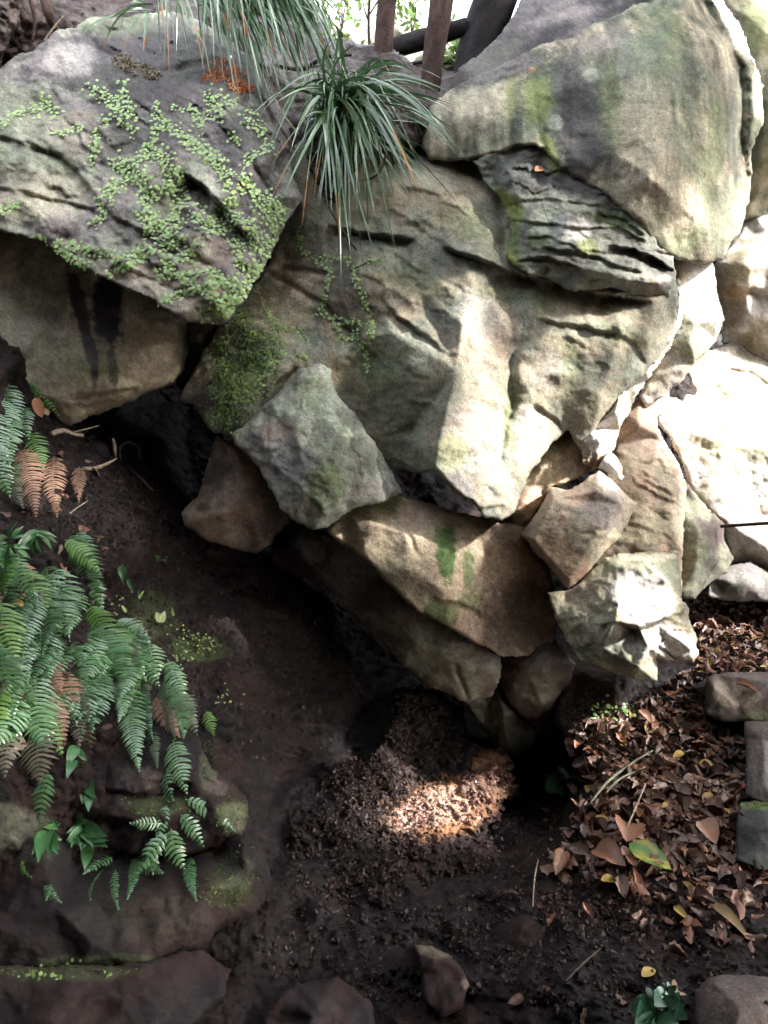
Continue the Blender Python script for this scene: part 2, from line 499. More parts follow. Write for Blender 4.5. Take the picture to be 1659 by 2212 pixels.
M_can = leaf_mat('sun_mask_leaf', (.05, .085, .02), (.03, .06, .015), .5, .4, .15)
M_bark = attr_mat('bark_grain', rough=.85, spec=.2, bump=.8, fine=50, bdist=.01)
# ------------------------------------------------------------------ ground and earth banks (the setting)
def sheet(name, x0, x1, y0, y1, z, mat, kind='structure'):
    me = mesh_from(name, [(x0, y0, z), (x1, y0, z), (x1, y1, z), (x0, y1, z)], [(0, 1, 2, 3)], mat, False)
    at = me.color_attributes.new("Col", 'FLOAT_COLOR', 'POINT')
    for v in at.data: v.color = (*PAL['B'], 1)
    return tag(link(name, me), kind=kind)

sheet('ground', -300, 300, -300, 300, -1.6, M_earth)

bank_pts = [
 (-260, 300, 4.6), (0, 300, 5.2), (300, 300, 5.8), (700, 300, 6.2), (1100, 300, 6.6), (1500, 300, 7.6), (1950, 300, 7.8),
 (-260, 820, 3.0), (0, 830, 3.75), (120, 900, 4.2), (250, 900, 4.9), (400, 860, 5.6), (700, 860, 5.9), (1100, 860, 6.3), (1500, 860, 7.4), (1950, 860, 7.6),
 (-260, 1100, 2.6), (0, 1090, 3.35), (120, 1080, 3.65), (250, 1060, 4.05), (330, 1020, 4.55), (400, 1000, 5.1), (470, 1050, 5.0), (420, 1130, 4.6), (560, 1200, 4.75), (700, 1270, 5.0),
 (300, 1120, 4.05), (350, 1180, 4.15), (1100, 1120, 6.0), (1470, 1240, 6.5), (1560, 1235, 6.6), (1700, 1235, 6.6), (1950, 1200, 6.8),
 (-260, 1350, 2.4), (0, 1300, 3.1), (150, 1300, 3.5), (300, 1300, 3.9), (450, 1290, 4.25), (600, 1330, 4.5), (720, 1380, 4.75), (820, 1460, 5.0),
 (1000, 1350, 5.7), (1180, 1350, 5.5), (1470, 1290, 5.9), (1560, 1290, 5.9), (1659, 1290, 5.9), (1950, 1290, 5.9),
 (-260, 1600, 2.2), (0, 1500, 2.95), (200, 1500, 3.3), (400, 1480, 3.75), (560, 1450, 4.1), (700, 1500, 4.45), (850, 1500, 4.7), (1000, 1530, 5.1), (1100, 1560, 5.4), (1180, 1640, 5.5), (1150, 1600, 5.6),
 (1215, 1440, 4.5), (1330, 1470, 4.25), (1440, 1470, 4.4), (1520, 1430, 4.75), (1659, 1430, 4.8), (1950, 1430, 4.8),
 (1205, 1560, 4.15), (1330, 1560, 4.05), (1450, 1560, 4.1), (1659, 1560, 4.15), (1950, 1560, 4.1),
 (0, 1700, 2.8), (300, 1700, 3.2), (500, 1640, 3.7), (640, 1640, 4.15), (760, 1600, 4.35), (860, 1580, 4.45), (980, 1610, 4.5), (1090, 1630, 4.6), (1130, 1690, 4.55), (1105, 1720, 4.35), (1165, 1720, 4.9),
 (1190, 1680, 4.1), (1300, 1680, 3.75), (1450, 1690, 3.7), (1600, 1690, 3.7), (1950, 1690, 3.6),
 (560, 1760, 3.6), (680, 1740, 3.8), (820, 1740, 3.85), (860, 1800, 3.72), (960, 1820, 3.75), (1050, 1780, 4.0), (1120, 1790, 3.9),
 (1200, 1830, 3.5), (1330, 1850, 3.3), (1500, 1840, 3.3), (1659, 1840, 3.25), (1950, 1840, 3.2),
 (0, 1950, 2.7), (400, 1950, 2.95), (560, 1900, 3.3), (700, 1930, 3.35), (900, 1920, 3.4), (1080, 1930, 3.35), (1220, 1960, 3.15), (1400, 1990, 3.0), (1659, 1990, 2.9), (1950, 1990, 2.9),
 (-260, 2260, 2.2), (0, 2150, 2.45), (400, 2140, 2.75), (700, 2120, 2.9), (950, 2120, 2.85), (1200, 2120, 2.75), (1500, 2120, 2.65), (1700, 2120, 2.6), (1950, 2120, 2.6),
]
bank_out = [(-260, 300, 4.6), (300, 280, 5.9), (1000, 280, 6.6), (1950, 280, 7.8), (1950, 1290, 5.9), (1950, 2420, 2.1), (1100, 2440, 2.2), (-260, 2440, 2.0), (-260, 1350, 2.4)]
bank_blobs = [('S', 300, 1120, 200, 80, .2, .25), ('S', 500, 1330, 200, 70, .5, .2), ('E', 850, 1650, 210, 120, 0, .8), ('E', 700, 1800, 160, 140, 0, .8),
 ('R', 960, 1745, 95, 55, -.25, .55), ('R', 1060, 1670, 50, 40, 0, .4), ('E', 600, 2050, 500, 150, 0, .7), ('E', 1100, 2000, 220, 180, 0, .6), ('S', 1300, 1520, 120, 70, 0, .8), ('E', 400, 930, 200, 90, 0, .8),  # red earth, brightened in colour where the sunlit patch falls
 ('M', 430, 1400, 70, 30, 0, .5), ('M', 180, 1950, 120, 60, 0, .4), ('O', 20, 1790, 90, 50, 0, .5), ('M', 330, 1330, 60, 60, 0, .35)]
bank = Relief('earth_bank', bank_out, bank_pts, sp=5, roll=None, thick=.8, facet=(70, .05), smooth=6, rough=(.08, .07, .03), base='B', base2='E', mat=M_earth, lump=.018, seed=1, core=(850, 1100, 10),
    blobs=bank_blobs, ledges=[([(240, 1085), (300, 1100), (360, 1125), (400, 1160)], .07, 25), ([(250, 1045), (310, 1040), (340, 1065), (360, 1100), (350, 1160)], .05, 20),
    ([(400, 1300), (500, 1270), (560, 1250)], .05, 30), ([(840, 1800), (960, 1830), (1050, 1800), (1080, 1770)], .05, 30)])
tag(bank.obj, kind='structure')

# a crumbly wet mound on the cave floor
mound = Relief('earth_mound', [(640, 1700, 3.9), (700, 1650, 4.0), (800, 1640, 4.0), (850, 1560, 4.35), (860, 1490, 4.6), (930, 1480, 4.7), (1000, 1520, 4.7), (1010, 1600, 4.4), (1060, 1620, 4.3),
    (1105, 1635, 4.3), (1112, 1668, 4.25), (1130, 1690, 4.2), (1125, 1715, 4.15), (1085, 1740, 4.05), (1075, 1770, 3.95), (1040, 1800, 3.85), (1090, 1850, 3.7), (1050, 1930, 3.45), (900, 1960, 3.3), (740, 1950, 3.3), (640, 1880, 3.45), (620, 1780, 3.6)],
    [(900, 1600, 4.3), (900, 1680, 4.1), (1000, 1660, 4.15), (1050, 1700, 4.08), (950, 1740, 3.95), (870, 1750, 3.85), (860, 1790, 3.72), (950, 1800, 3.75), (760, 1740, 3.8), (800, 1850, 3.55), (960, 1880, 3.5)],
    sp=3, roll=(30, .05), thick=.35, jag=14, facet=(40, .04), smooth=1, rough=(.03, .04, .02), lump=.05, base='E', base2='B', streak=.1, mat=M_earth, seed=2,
    blobs=[('R', 960, 1745, 130, 66, -.3, .9), ('P', 950, 1740, 120, 44, -.3, .75), ('R', 1070, 1670, 60, 50, 0, .7), ('P', 875, 1775, 30, 30, 0, .9), ('S', 1040, 1690, 60, 30, 0, .6), ('S', 900, 1620, 60, 90, 0, .35)],  # red soil, with its sunlit patch painted brighter and pinker
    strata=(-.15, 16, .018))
tag(mound.obj, kind='structure')

# ------------------------------------------------------------------ the boulders
def boulder(key, label, *a, **k):
    r = Relief('boulder', *a, **k)
    tag(r.obj, label, 'boulder', 'boulders heaped over the cave mouth')
    return r

RA = boulder('A', 'large grey boulder at the upper left covered with chains of small round green leaves',
    [(-230, 60, 4.6), (-60, 110, 4.5), (0, 142, 4.35), (30, 128, 4.35), (65, 110, 4.35), (95, 85, 4.4), (122, 68, 4.45), (165, 62, 4.5), (200, 38, 4.6), (280, 36, 4.7), (350, 20, 4.75), (450, 50, 4.7), (540, 120, 4.55),
     (580, 190, 4.4), (612, 240, 4.3), (628, 285, 4.25), (630, 325, 4.2), (632, 370, 4.1), (652, 432, 3.98), (622, 480, 3.92), (600, 525, 3.88), (575, 565, 3.82), (550, 612, 3.76), (522, 657, 3.7), (490, 696, 3.66), (448, 702, 3.62), (400, 692, 3.6),
     (360, 674, 3.58), (320, 645, 3.58), (280, 630, 3.6), (240, 606, 3.62), (200, 590, 3.64), (165, 573, 3.66), (135, 558, 3.68), (118, 535, 3.7), (85, 520, 3.72), (50, 512, 3.75), (0, 502, 3.78), (-230, 470, 3.9)],
    [(60, 200, 4.15), (150, 160, 4.2), (200, 250, 4.05), (300, 150, 4.25), (300, 240, 4.0), (420, 180, 4.2), (420, 280, 3.95), (540, 300, 3.98), (560, 220, 4.2), (500, 210, 4.12),
     (0, 290, 3.95), (80, 320, 3.95), (0, 380, 3.85), (120, 420, 3.85), (230, 380, 3.85), (200, 470, 3.75), (330, 430, 3.75), (300, 340, 3.85), (390, 380, 3.78), (360, 560, 3.62), (270, 560, 3.62), (440, 600, 3.6), (450, 500, 3.72), (480, 430, 3.78), (540, 460, 3.8), (520, 560, 3.72), (590, 400, 3.92), (470, 660, 3.6), (100, 490, 3.72)],
    sp=4, roll=(13, .06), thick=.9, jag=6, facet=(75, .05), rough=(.06, .035, .009), strata=(.62, 34, .014), seed=3, base='G', base2='V', core=(250, 350, 5.2),
    ledges=[([(-60, 280), (0, 295), (60, 308), (125, 330), (165, 368), (205, 420), (250, 470), (320, 505), (385, 545), (440, 575)], .045, 24),
            ([(100, 160), (150, 250), (190, 330), (225, 400)], .025, 20), ([(385, 365), (410, 380), (450, 410), (480, 450), (510, 490), (560, 530)], .13, 34),
            ([(-60, 400), (40, 410), (120, 430), (200, 450), (230, 480)], .04, 20), ([(560, 190), (590, 250), (610, 300)], .07, 18), ([(240, 560), (330, 600), (420, 640)], .035, 18)],
    cracks=[([(170, 60), (220, 110), (300, 150), (380, 150), (470, 130)], .03, 8), ([(430, 180), (470, 260), (540, 350), (600, 440)], .02, 5)],
    blobs=[('X', 330, 150, 300, 90, .1, .8), ('X', 300, 250, 130, 80, .4, .65), ('X', 540, 340, 80, 130, -.4, .7), ('M', 60, 330, 140, 50, .3, .25), ('C', 60, 440, 120, 40, .2, .5), ('C', 280, 590, 200, 30, .4, .45), ('X', 300, 80, 150, 50, 0, .7), ('W', 150, 130, 60, 40, 0, .4), ('T', 180, 290, 60, 60, 0, .35), ('O', 340, 420, 60, 50, 0, .6),
           ('O', 70, 240, 90, 50, .5, .5), ('L', 490, 455, 16, 22, .3, .9), ('C', 430, 665, 60, 30, .2, .5), ('T', 420, 600, 80, 40, .3, .6), ('C', 100, 400, 150, 40, .2, .35), ('D', 240, 330, 70, 60, .5, .5), ('K', 430, 420, 50, 22, .9, .6), ('P', 460, 540, 70, 40, 0, .3), ('M', 250, 50, 90, 30, 0, .35)])  # near-black blob paints the shade in the hollow under the overhang

RB = boulder('B', 'tan boulder with black water streaks hanging under the leafy boulder at the left',
    [(-230, 440, 4.2), (0, 480, 4.2), (120, 490, 4.25), (300, 590, 4.3), (425, 680, 4.35), (412, 735, 4.35), (402, 798, 4.3), (372, 828, 4.25), (330, 846, 4.22), (272, 872, 4.2), (230, 888, 4.2), (190, 905, 4.2), (152, 917, 4.2), (122, 912, 4.2), (105, 880, 4.15), (60, 845, 4.1), (10, 800, 4.0), (-60, 790, 3.95), (-230, 800, 3.9)],
    [(100, 700, 4.1), (200, 650, 4.15), (300, 760, 4.08), (200, 800, 4.05), (330, 700, 4.15), (345, 740, 4.12), (250, 840, 4.08), (30, 620, 4.1), (160, 870, 4.1)],
    sp=4, roll=(18, .1), thick=.8, jag=5, facet=(110, .025), rough=(.04, .02, .005), seed=4, base='C', base2='T', edges=[], core=(200, 700, 5.1), mat=M_slick,
    ledges=[([(140, 855), (200, 850), (250, 845), (300, 830)], .06, 12), ([(130, 875), (190, 878), (250, 862)], .05, 10)],
    blobs=[('K', 235, 660, 34, 95, -.1, 1), ('K', 165, 640, 18, 75, -.25, .9), ('K', 190, 740, 13, 90, -.3, .9), ('K', 245, 790, 12, 60, -.1, .7), ('K', 205, 800, 10, 40, 0, .7), ('O', 60, 700, 90, 110, 0, .5), ('D', 110, 680, 16, 22, 0, .5), ('D', 60, 760, 14, 18, 0, .4),
           ('D', 370, 720, 50, 30, .5, .8), ('M', 230, 800, 50, 35, 0, .35), ('D', 130, 600, 110, 40, .3, .4), ('O', 150, 830, 90, 40, 0, .3), ('Z', 320, 780, 110, 80, 0, .8), ('Z', 180, 860, 120, 50, -.2, .7), ('Y', 190, 780, 60, 60, 0, .3)])  # shadow under the leafy boulder painted dark, bounced light below painted pale
RB2 = boulder('C', 'small dark stone wedged between the streaked tan boulder and the leafy boulder',
    [(395, 640, 4.3), (480, 660, 4.25), (470, 720, 4.3), (442, 755, 4.35), (415, 800, 4.4), (402, 850, 4.45), (380, 830, 4.45), (385, 760, 4.45)], [(430, 730, 4.25)],
    sp=4, roll=(12, .06), thick=.4, jag=3, facet=(40, .02), seed=5, base='S', base2='V', core=(420, 740, 4.9))

RD = boulder('D', 'huge central boulder with a pale sunlit rib running down its overhanging face',
    [(388, 858, 4.12), (432, 895, 4.08), (468, 940, 4.05), (512, 932, 4.0), (575, 895, 4.0), (640, 860, 4.05), (720, 900, 4.1), (780, 960, 4.12), (850, 1010, 4.1), (905, 1030, 3.98), (935, 1022, 3.8), (985, 1060, 3.72), (1020, 1085, 3.72), (1050, 1118, 3.72), (1080, 1124, 3.74), (1108, 1108, 3.82),
     (1130, 1060, 3.9), (1152, 1010, 3.98), (1182, 975, 4.05), (1222, 932, 4.1), (1258, 975, 4.15), (1290, 925, 4.1), (1340, 852, 4.12), (1400, 800, 4.12), (1450, 742, 4.12), (1468, 660, 4.1), (1463, 598, 4.05), (1400, 520, 4.2),
     (1330, 440, 4.35), (1240, 370, 4.4), (1150, 320, 4.45), (1020, 330, 4.5), (900, 320, 4.5), (700, 260, 4.5), (600, 340, 4.45), (590, 560, 4.3), (480, 690, 4.2), (440, 760, 4.18)],
    [(1005, 610, 3.93), (1000, 700, 3.84), (985, 800, 3.76), (945, 960, 3.72), (938, 1005, 3.74), (800, 570, 4.05), (960, 740, 3.9), (850, 720, 4.0), (700, 650, 4.12), (800, 850, 4.08), (880, 950, 4.0), (760, 740, 4.06), (900, 620, 4.0),
     (1095, 600, 4.02), (1110, 760, 4.0), (1098, 860, 3.95), (1060, 980, 3.86), (1120, 770, 3.93), (1200, 700, 3.9), (1350, 700, 3.9), (1300, 840, 4.0), (1210, 850, 3.98), (1150, 868, 3.93), (1120, 980, 3.9), (1190, 905, 4.0), (1420, 650, 3.98), (1400, 740, 4.02),
     (900, 400, 4.2), (1000, 450, 4.1), (1050, 530, 4.0), (850, 470, 4.15), (760, 500, 4.2), (700, 420, 4.3), (1090, 480, 4.15), (1075, 400, 4.3), (560, 700, 4.08), (640, 620, 4.15), (500, 850, 4.0), (440, 850, 4.05), (580, 800, 4.02)],
    edges=[(0, 1), (1, 2), (2, 3), (3, 4)], sp=4, roll=(13, .06), thick=1.0, jag=6, facet=(110, .03), rough=(.04, .018, .006), seed=6, base='G', base2='T', core=(950, 650, 5.4), strata=(.5, 44, .005),
    ledges=[([(700, 485), (770, 500), (840, 510), (905, 522)], .10, 36), ([(945, 530), (1000, 548), (1060, 568), (1120, 592), (1200, 612), (1290, 635), (1420, 655)], .2, 34), ([(1020, 345), (1045, 390), (1080, 440), (1095, 490), (1090, 560)], .06, 16),
            ([(820, 640), (870, 690), (930, 735), (965, 765)], .05, 18), ([(1150, 690), (1250, 705), (1330, 720), (1380, 750)], .045, 16), ([(1320, 700), (1370, 740), (1400, 790)], .025, 14), ([(1150, 870), (1200, 905), (1222, 930)], .05, 14),
            ([(1000, 1080), (1020, 1085), (1050, 1100), (1095, 1085)], .04, 14), ([(730, 640), (760, 700), (800, 760), (840, 800)], .025, 14), ([(850, 400), (950, 420), (1040, 410)], .02, 18)],
    cracks=[([(560, 610), (620, 580), (700, 590)], .03, 6), ([(580, 590), (700, 660), (790, 760)], .025, 5), ([(1110, 770), (1105, 870), (1085, 960), (1075, 1010)], .018, 7), ([(560, 880), (575, 850), (640, 800)], .03, 6)],
    blobs=[('T', 1045, 800, 60, 200, .12, .5), ('V', 1010, 960, 60, 90, .1, .4), ('P', 1030, 900, 40, 60, .1, .4), ('W', 1040, 690, 60, 60, 0, .3), ('P', 1050, 750, 55, 40, 0, .35), ('M', 1105, 890, 16, 80, .12, .6), ('Y', 975, 975, 40, 45, 0, .35), ('V', 985, 880, 40, 40, .2, .35), ('V', 995, 1050, 40, 22, .2, .7),
           ('M', 1230, 790, 22, 70, 0, .45), ('D', 900, 560, 130, 60, .2, .45), ('O', 850, 840, 120, 120, .4, .5), ('S', 760, 660, 80, 90, .5, .45), ('D', 700, 560, 90, 70, .5, .6), ('T', 950, 430, 120, 50, .2, .45), ('O', 1050, 500, 60, 70, 0, .6), ('M', 1000, 480, 70, 35, .3, .35),
           ('C', 1400, 700, 60, 80, 0, .5), ('L', 1260, 710, 140, 25, .1, .4), ('M', 1190, 650, 40, 50, 0, .3), ('P', 650, 600, 60, 50, 0, .4), ('V', 430, 860, 40, 50, 0, .6), ('W', 1150, 930, 50, 60, 0, .35), ('D', 770, 880, 50, 60, .4, .4), ('V', 1180, 800, 50, 50, 0, .3), ('T', 1300, 900, 60, 60, 0, .5), ('M', 1330, 720, 90, 22, .2, .35), ('M', 880, 600, 100, 40, .4, .3), ('M', 820, 780, 60, 110, -.5, .25), ('O', 1250, 860, 60, 70, 0, .45), ('M', 1100, 640, 80, 16, .2, .35), ('K', 1010, 640, 10, 40, 0, .3), ('P', 1100, 720, 30, 60, 0, .3)])

RS = boulder('S', 'flat-topped layered slab with dark slits, on the central boulder below the biggest one',
    [(1020, 345, 4.22), (1080, 325, 4.15), (1150, 295, 4.1), (1200, 280, 4.08), (1260, 340, 4.02), (1330, 410, 3.97), (1390, 468, 3.96), (1450, 553, 3.98), (1464, 600, 3.95), (1445, 645, 4.0), (1418, 652, 4.0), (1370, 640, 3.96), (1320, 622, 3.94), (1240, 632, 3.92), (1190, 605, 3.94), (1140, 592, 3.92), (1112, 575, 3.95), (1095, 550, 4.0),
     (1100, 500, 4.05), (1088, 445, 4.12), (1052, 395, 4.22)],
    [(1120, 430, 4.02), (1200, 420, 3.98), (1300, 430, 3.98), (1140, 480, 3.98), (1240, 500, 3.9), (1330, 520, 3.9), (1150, 550, 3.92), (1250, 580, 3.84), (1350, 600, 3.86), (1420, 610, 3.88), (1160, 360, 4.06), (1230, 380, 4.02)],
    sp=3, roll=(9, .04), thick=.55, jag=5, facet=(55, .025), rough=(.03, .03, .008), seed=7, base='D', base2='G', core=(1230, 470, 4.8), strata=(.12, 22, .012),
    ledges=[([(1110, 432), (1180, 428), (1260, 440), (1370, 455)], .02, 12), ([(1105, 475), (1170, 482), (1260, 492), (1330, 492), (1410, 525)], .035, 11), ([(1125, 515), (1180, 508), (1250, 540), (1330, 545)], .03, 11), ([(1160, 535), (1220, 540), (1300, 560), (1400, 590)], .05, 12),
            ([(1310, 530), (1370, 540), (1420, 560), (1462, 586)], .11, 20), ([(1110, 560), (1180, 555), (1230, 570), (1290, 600)], .05, 10), ([(1280, 458), (1340, 470), (1400, 510)], .04, 11)],
    blobs=[('M', 1110, 540, 16, 70, -.05, .9), ('Y', 1100, 440, 20, 50, -.6, .9), ('Y', 1098, 560, 16, 24, 0, .9), ('L', 1200, 490, 70, 34, .2, .75), ('W', 1240, 490, 40, 28, .3, .6), ('Y', 1270, 535, 26, 20, 0, .5), ('P', 1400, 615, 34, 26, 0, .8), ('G', 1340, 600, 90, 30, .2, .8), ('O', 1180, 580, 60, 18, 0, .6),
           ('M', 1330, 475, 50, 20, .3, .7), ('X', 1130, 370, 90, 50, 0, .7), ('X', 1260, 405, 90, 30, .3, .7), ('Y', 1190, 340, 16, 40, -.3, .6), ('L', 1250, 385, 30, 14, 0, .6), ('W', 1435, 605, 20, 14, 0, .5), ('M', 1160, 520, 30, 20, 0, .5)])

RF2 = boulder('F2', 'smooth dark slanting top of rock rising behind the biggest boulder',
    [(960, 230, 4.75), (990, 150, 4.8), (1030, 118, 4.95), (1075, 80, 5.1), (1110, 30, 5.3), (1150, -60, 5.6), (1300, -160, 5.9), (1560, -160, 5.7), (1540, 0, 4.95), (1440, 30, 4.8), (1300, 120, 4.7), (1150, 190, 4.75)],
    [(1200, 40, 4.95), (1350, -20, 5.0)], sp=5, roll=(10, .05), thick=.6, jag=3, facet=(120, .02), rough=(.03, .01, .003), seed=8, base='X', base2='V', core=(1250, 30, 5.9), streak=.1,
    blobs=[('D', 1060, 130, 80, 40, -.5, .8), ('K', 1400, 10, 120, 30, -.3, .5)])
RF = boulder('F', 'biggest boulder at the upper right, bulging, stained green and black, pale right rim',
    [(895, 280, 4.45), (925, 340, 4.35), (965, 350, 4.3), (1005, 346, 4.25), (1080, 330, 4.12), (1155, 310, 4.05), (1205, 350, 4.0), (1240, 385, 3.98), (1320, 428, 3.92), (1380, 482, 3.92), (1425, 540, 3.98), (1455, 560, 4.02), (1515, 573, 4.1), (1562, 555, 4.2), (1600, 510, 4.32), (1620, 430, 4.42), (1624, 330, 4.45),
     (1650, 255, 4.5), (1645, 180, 4.5), (1612, 110, 4.55), (1568, 45, 4.6), (1500, -40, 4.7), (1400, -90, 4.8), (1400, 5, 4.55), (1300, 45, 4.45), (1240, 78, 4.42), (1150, 105, 4.42), (1080, 140, 4.42), (1000, 175, 4.5), (925, 230, 4.5)],
    [(1180, 200, 4.12), (1150, 270, 4.08), (1060, 240, 4.2), (1300, 180, 4.05), (1420, 130, 4.1), (1500, 250, 4.02), (1400, 380, 3.82), (1330, 330, 3.88), (1500, 470, 3.98), (1560, 100, 4.25), (1590, 230, 4.3), (1550, 400, 4.12), (1450, 300, 3.92), (1470, 40, 4.3), (1240, 130, 4.2), (980, 260, 4.3)],
    sp=4, roll=(16, .1), thick=1.1, jag=6, facet=(85, .03), rough=(.04, .014, .007), seed=9, base='O', base2='T', core=(1380, 250, 5.4), streak=1.1,
    ledges=[([(1060, 150), (1150, 140), (1250, 90), (1330, 60)], .02, 14), ([(1000, 190), (1080, 170), (1160, 150)], .025, 14)],
    cracks=[([(1500, -20), (1560, 70), (1596, 150), (1606, 220), (1600, 290), (1608, 380)], .12, 13), ([(1150, 120), (1160, 250), (1180, 330)], .02, 6)],
    blobs=[('D', 1250, 250, 75, 140, -.1, .95), ('X', 1255, 270, 50, 120, -.1, .8), ('K', 1270, 340, 60, 70, .5, .55), ('X', 1080, 150, 130, 26, -.35, .8), ('M', 1400, 200, 150, 120, 0, .1), ('T', 1380, 300, 90, 90, 0, .4), ('D', 1330, 120, 40, 90, 0, .55), ('M', 1170, 190, 30, 90, -.1, .7), ('Y', 1150, 220, 40, 60, 0, .5), ('Y', 1105, 210, 14, 60, 0, .6), ('C', 1040, 240, 60, 60, 0, .5), ('M', 1430, 90, 60, 80, .1, .55), ('G', 1400, 150, 80, 110, 0, .4),
           ('C', 1390, 270, 70, 120, 0, .5), ('C', 1370, 420, 60, 70, .4, .7), ('T', 1450, 450, 90, 60, -.6, .5), ('O', 1560, 460, 50, 80, .5, .7), ('D', 1590, 260, 20, 140, 0, .6), ('L', 1200, 265, 18, 17, 0, .9), ('L', 1275, 160, 20, 18, 0, .6), ('V', 1100, 150, 90, 18, -.35, .8), ('K', 1180, 150, 60, 14, -.3, .5),
           ('W', 1590, 80, 14, 60, -.5, .6), ('W', 1635, 200, 10, 60, 0, .5), ('D', 1420, 540, 60, 24, .3, .3), ('O', 1520, 330, 50, 60, 0, .5), ('Y', 1185, 320, 14, 40, -.5, .8), ('R', 1150, 150, 10, 6, 0, .8), ('M', 1480, 520, 60, 30, -.3, .4), ('D', 1120, 240, 12, 80, 0, .6), ('D', 1200, 160, 16, 60, 0, .6), ('M', 1320, 230, 24, 110, 0, .45), ('D', 1500, 160, 30, 120, 0, .45), ('M', 1540, 330, 24, 130, .1, .45), ('D', 1450, 330, 14, 90, .1, .35), ('K', 1225, 260, 12, 110, 0, .5), ('V', 1300, 90, 70, 24, -.4, .6)])

RE = boulder('E', 'lichen-patched grey-green boulder with a pointed top leaning against the central boulder',
    [(500, 942, 3.9), (530, 912, 3.9), (578, 870, 3.92), (615, 830, 3.95), (648, 795, 4.0), (690, 786, 4.0), (714, 800, 3.98), (726, 850, 3.92), (770, 890, 3.92), (800, 940, 3.9), (830, 982, 3.92), (850, 1030, 3.9), (872, 1065, 3.9), (830, 1085, 3.85), (790, 1092, 3.8), (745, 1112, 3.78), (705, 1140, 3.74), (680, 1146, 3.73), (640, 1132, 3.74), (608, 1102, 3.75), (580, 1055, 3.78), (560, 1012, 3.82), (538, 985, 3.85), (512, 962, 3.88)],
    [(600, 885, 3.82), (640, 900, 3.76), (690, 900, 3.8), (640, 960, 3.7), (560, 930, 3.82), (600, 1010, 3.7), (660, 1060, 3.62), (720, 1000, 3.66), (770, 1040, 3.74), (740, 940, 3.74), (670, 840, 3.88), (700, 1100, 3.66)],
    edges=[(0, 1), (1, 2), (2, 10)], sp=3, roll=(14, .06), thick=.6, jag=5, facet=(60, .022), rough=(.03, .025, .006), seed=10, base='G', base2='L', core=(680, 970, 4.6), streak=.7, strata=(1.1, 40, .006),
    ledges=[([(565, 880), (600, 905), (640, 935)], .015, 14), ([(640, 925), (665, 945), (690, 890)], .012, 10)],
    cracks=[([(578, 900), (575, 960), (580, 1040), (582, 1060)], .007, 4)],
    blobs=[('V', 590, 960, 70, 50, .3, .6), ('P', 600, 930, 40, 30, 0, .5), ('V', 640, 1020, 50, 30, 0, .55), ('M', 720, 970, 50, 90, 0, .45), ('D', 730, 1010, 60, 90, -.2, .55), ('Y', 680, 850, 40, 50, 0, .3), ('L', 700, 900, 40, 90, .2, .4), ('W', 620, 1080, 60, 50, 0, .4), ('V', 800, 1060, 60, 25, -.3, .6), ('W', 600, 990, 30, 70, 0, .35), ('D', 760, 900, 30, 40, -.4, .5), ('P', 680, 1105, 12, 10, 0, .5), ('K', 700, 930, 30, 26, .3, .35), ('V', 640, 1010, 60, 34, .1, .5), ('M', 700, 1050, 50, 50, 0, .5), ('W', 560, 1000, 20, 50, -.5, .5), ('D', 780, 980, 26, 50, -.4, .6)])

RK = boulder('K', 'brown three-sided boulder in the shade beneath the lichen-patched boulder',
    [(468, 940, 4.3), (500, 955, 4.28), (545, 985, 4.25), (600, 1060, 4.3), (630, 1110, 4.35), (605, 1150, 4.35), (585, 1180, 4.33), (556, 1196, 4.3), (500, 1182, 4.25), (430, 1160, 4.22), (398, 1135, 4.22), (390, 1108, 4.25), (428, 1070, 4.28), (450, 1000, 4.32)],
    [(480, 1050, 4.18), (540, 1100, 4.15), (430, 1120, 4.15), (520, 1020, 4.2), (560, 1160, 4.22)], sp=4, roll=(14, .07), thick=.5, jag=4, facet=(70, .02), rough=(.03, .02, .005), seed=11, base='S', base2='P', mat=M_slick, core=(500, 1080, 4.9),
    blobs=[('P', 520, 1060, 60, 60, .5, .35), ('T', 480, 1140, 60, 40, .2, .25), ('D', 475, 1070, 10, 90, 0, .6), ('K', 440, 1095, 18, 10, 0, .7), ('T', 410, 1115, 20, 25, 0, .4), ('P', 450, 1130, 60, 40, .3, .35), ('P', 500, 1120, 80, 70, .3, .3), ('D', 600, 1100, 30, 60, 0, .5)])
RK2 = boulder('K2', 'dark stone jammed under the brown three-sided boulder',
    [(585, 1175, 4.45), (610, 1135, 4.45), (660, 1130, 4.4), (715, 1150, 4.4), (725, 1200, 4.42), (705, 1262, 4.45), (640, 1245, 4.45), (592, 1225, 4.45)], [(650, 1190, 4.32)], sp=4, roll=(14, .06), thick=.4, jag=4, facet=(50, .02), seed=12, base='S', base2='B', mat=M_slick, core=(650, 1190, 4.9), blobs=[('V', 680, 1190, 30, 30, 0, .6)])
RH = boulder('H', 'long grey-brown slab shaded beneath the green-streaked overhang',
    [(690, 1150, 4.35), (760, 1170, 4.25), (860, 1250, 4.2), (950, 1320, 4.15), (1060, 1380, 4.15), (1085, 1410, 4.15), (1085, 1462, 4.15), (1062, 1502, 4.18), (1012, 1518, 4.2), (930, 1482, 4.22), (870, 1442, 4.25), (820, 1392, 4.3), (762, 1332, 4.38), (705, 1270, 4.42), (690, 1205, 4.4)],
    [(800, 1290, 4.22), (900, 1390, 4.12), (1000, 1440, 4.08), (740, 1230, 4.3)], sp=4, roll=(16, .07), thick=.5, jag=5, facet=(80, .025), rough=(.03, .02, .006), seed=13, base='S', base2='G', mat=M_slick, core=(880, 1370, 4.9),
    cracks=[([(985, 1440), (1010, 1510)], .03, 5)], blobs=[('T', 1000, 1450, 90, 60, .4, .4), ('T', 900, 1360, 90, 40, .5, .3), ('V', 740, 1260, 50, 60, .5, .5), ('O', 950, 1420, 80, 40, .5, .4)])
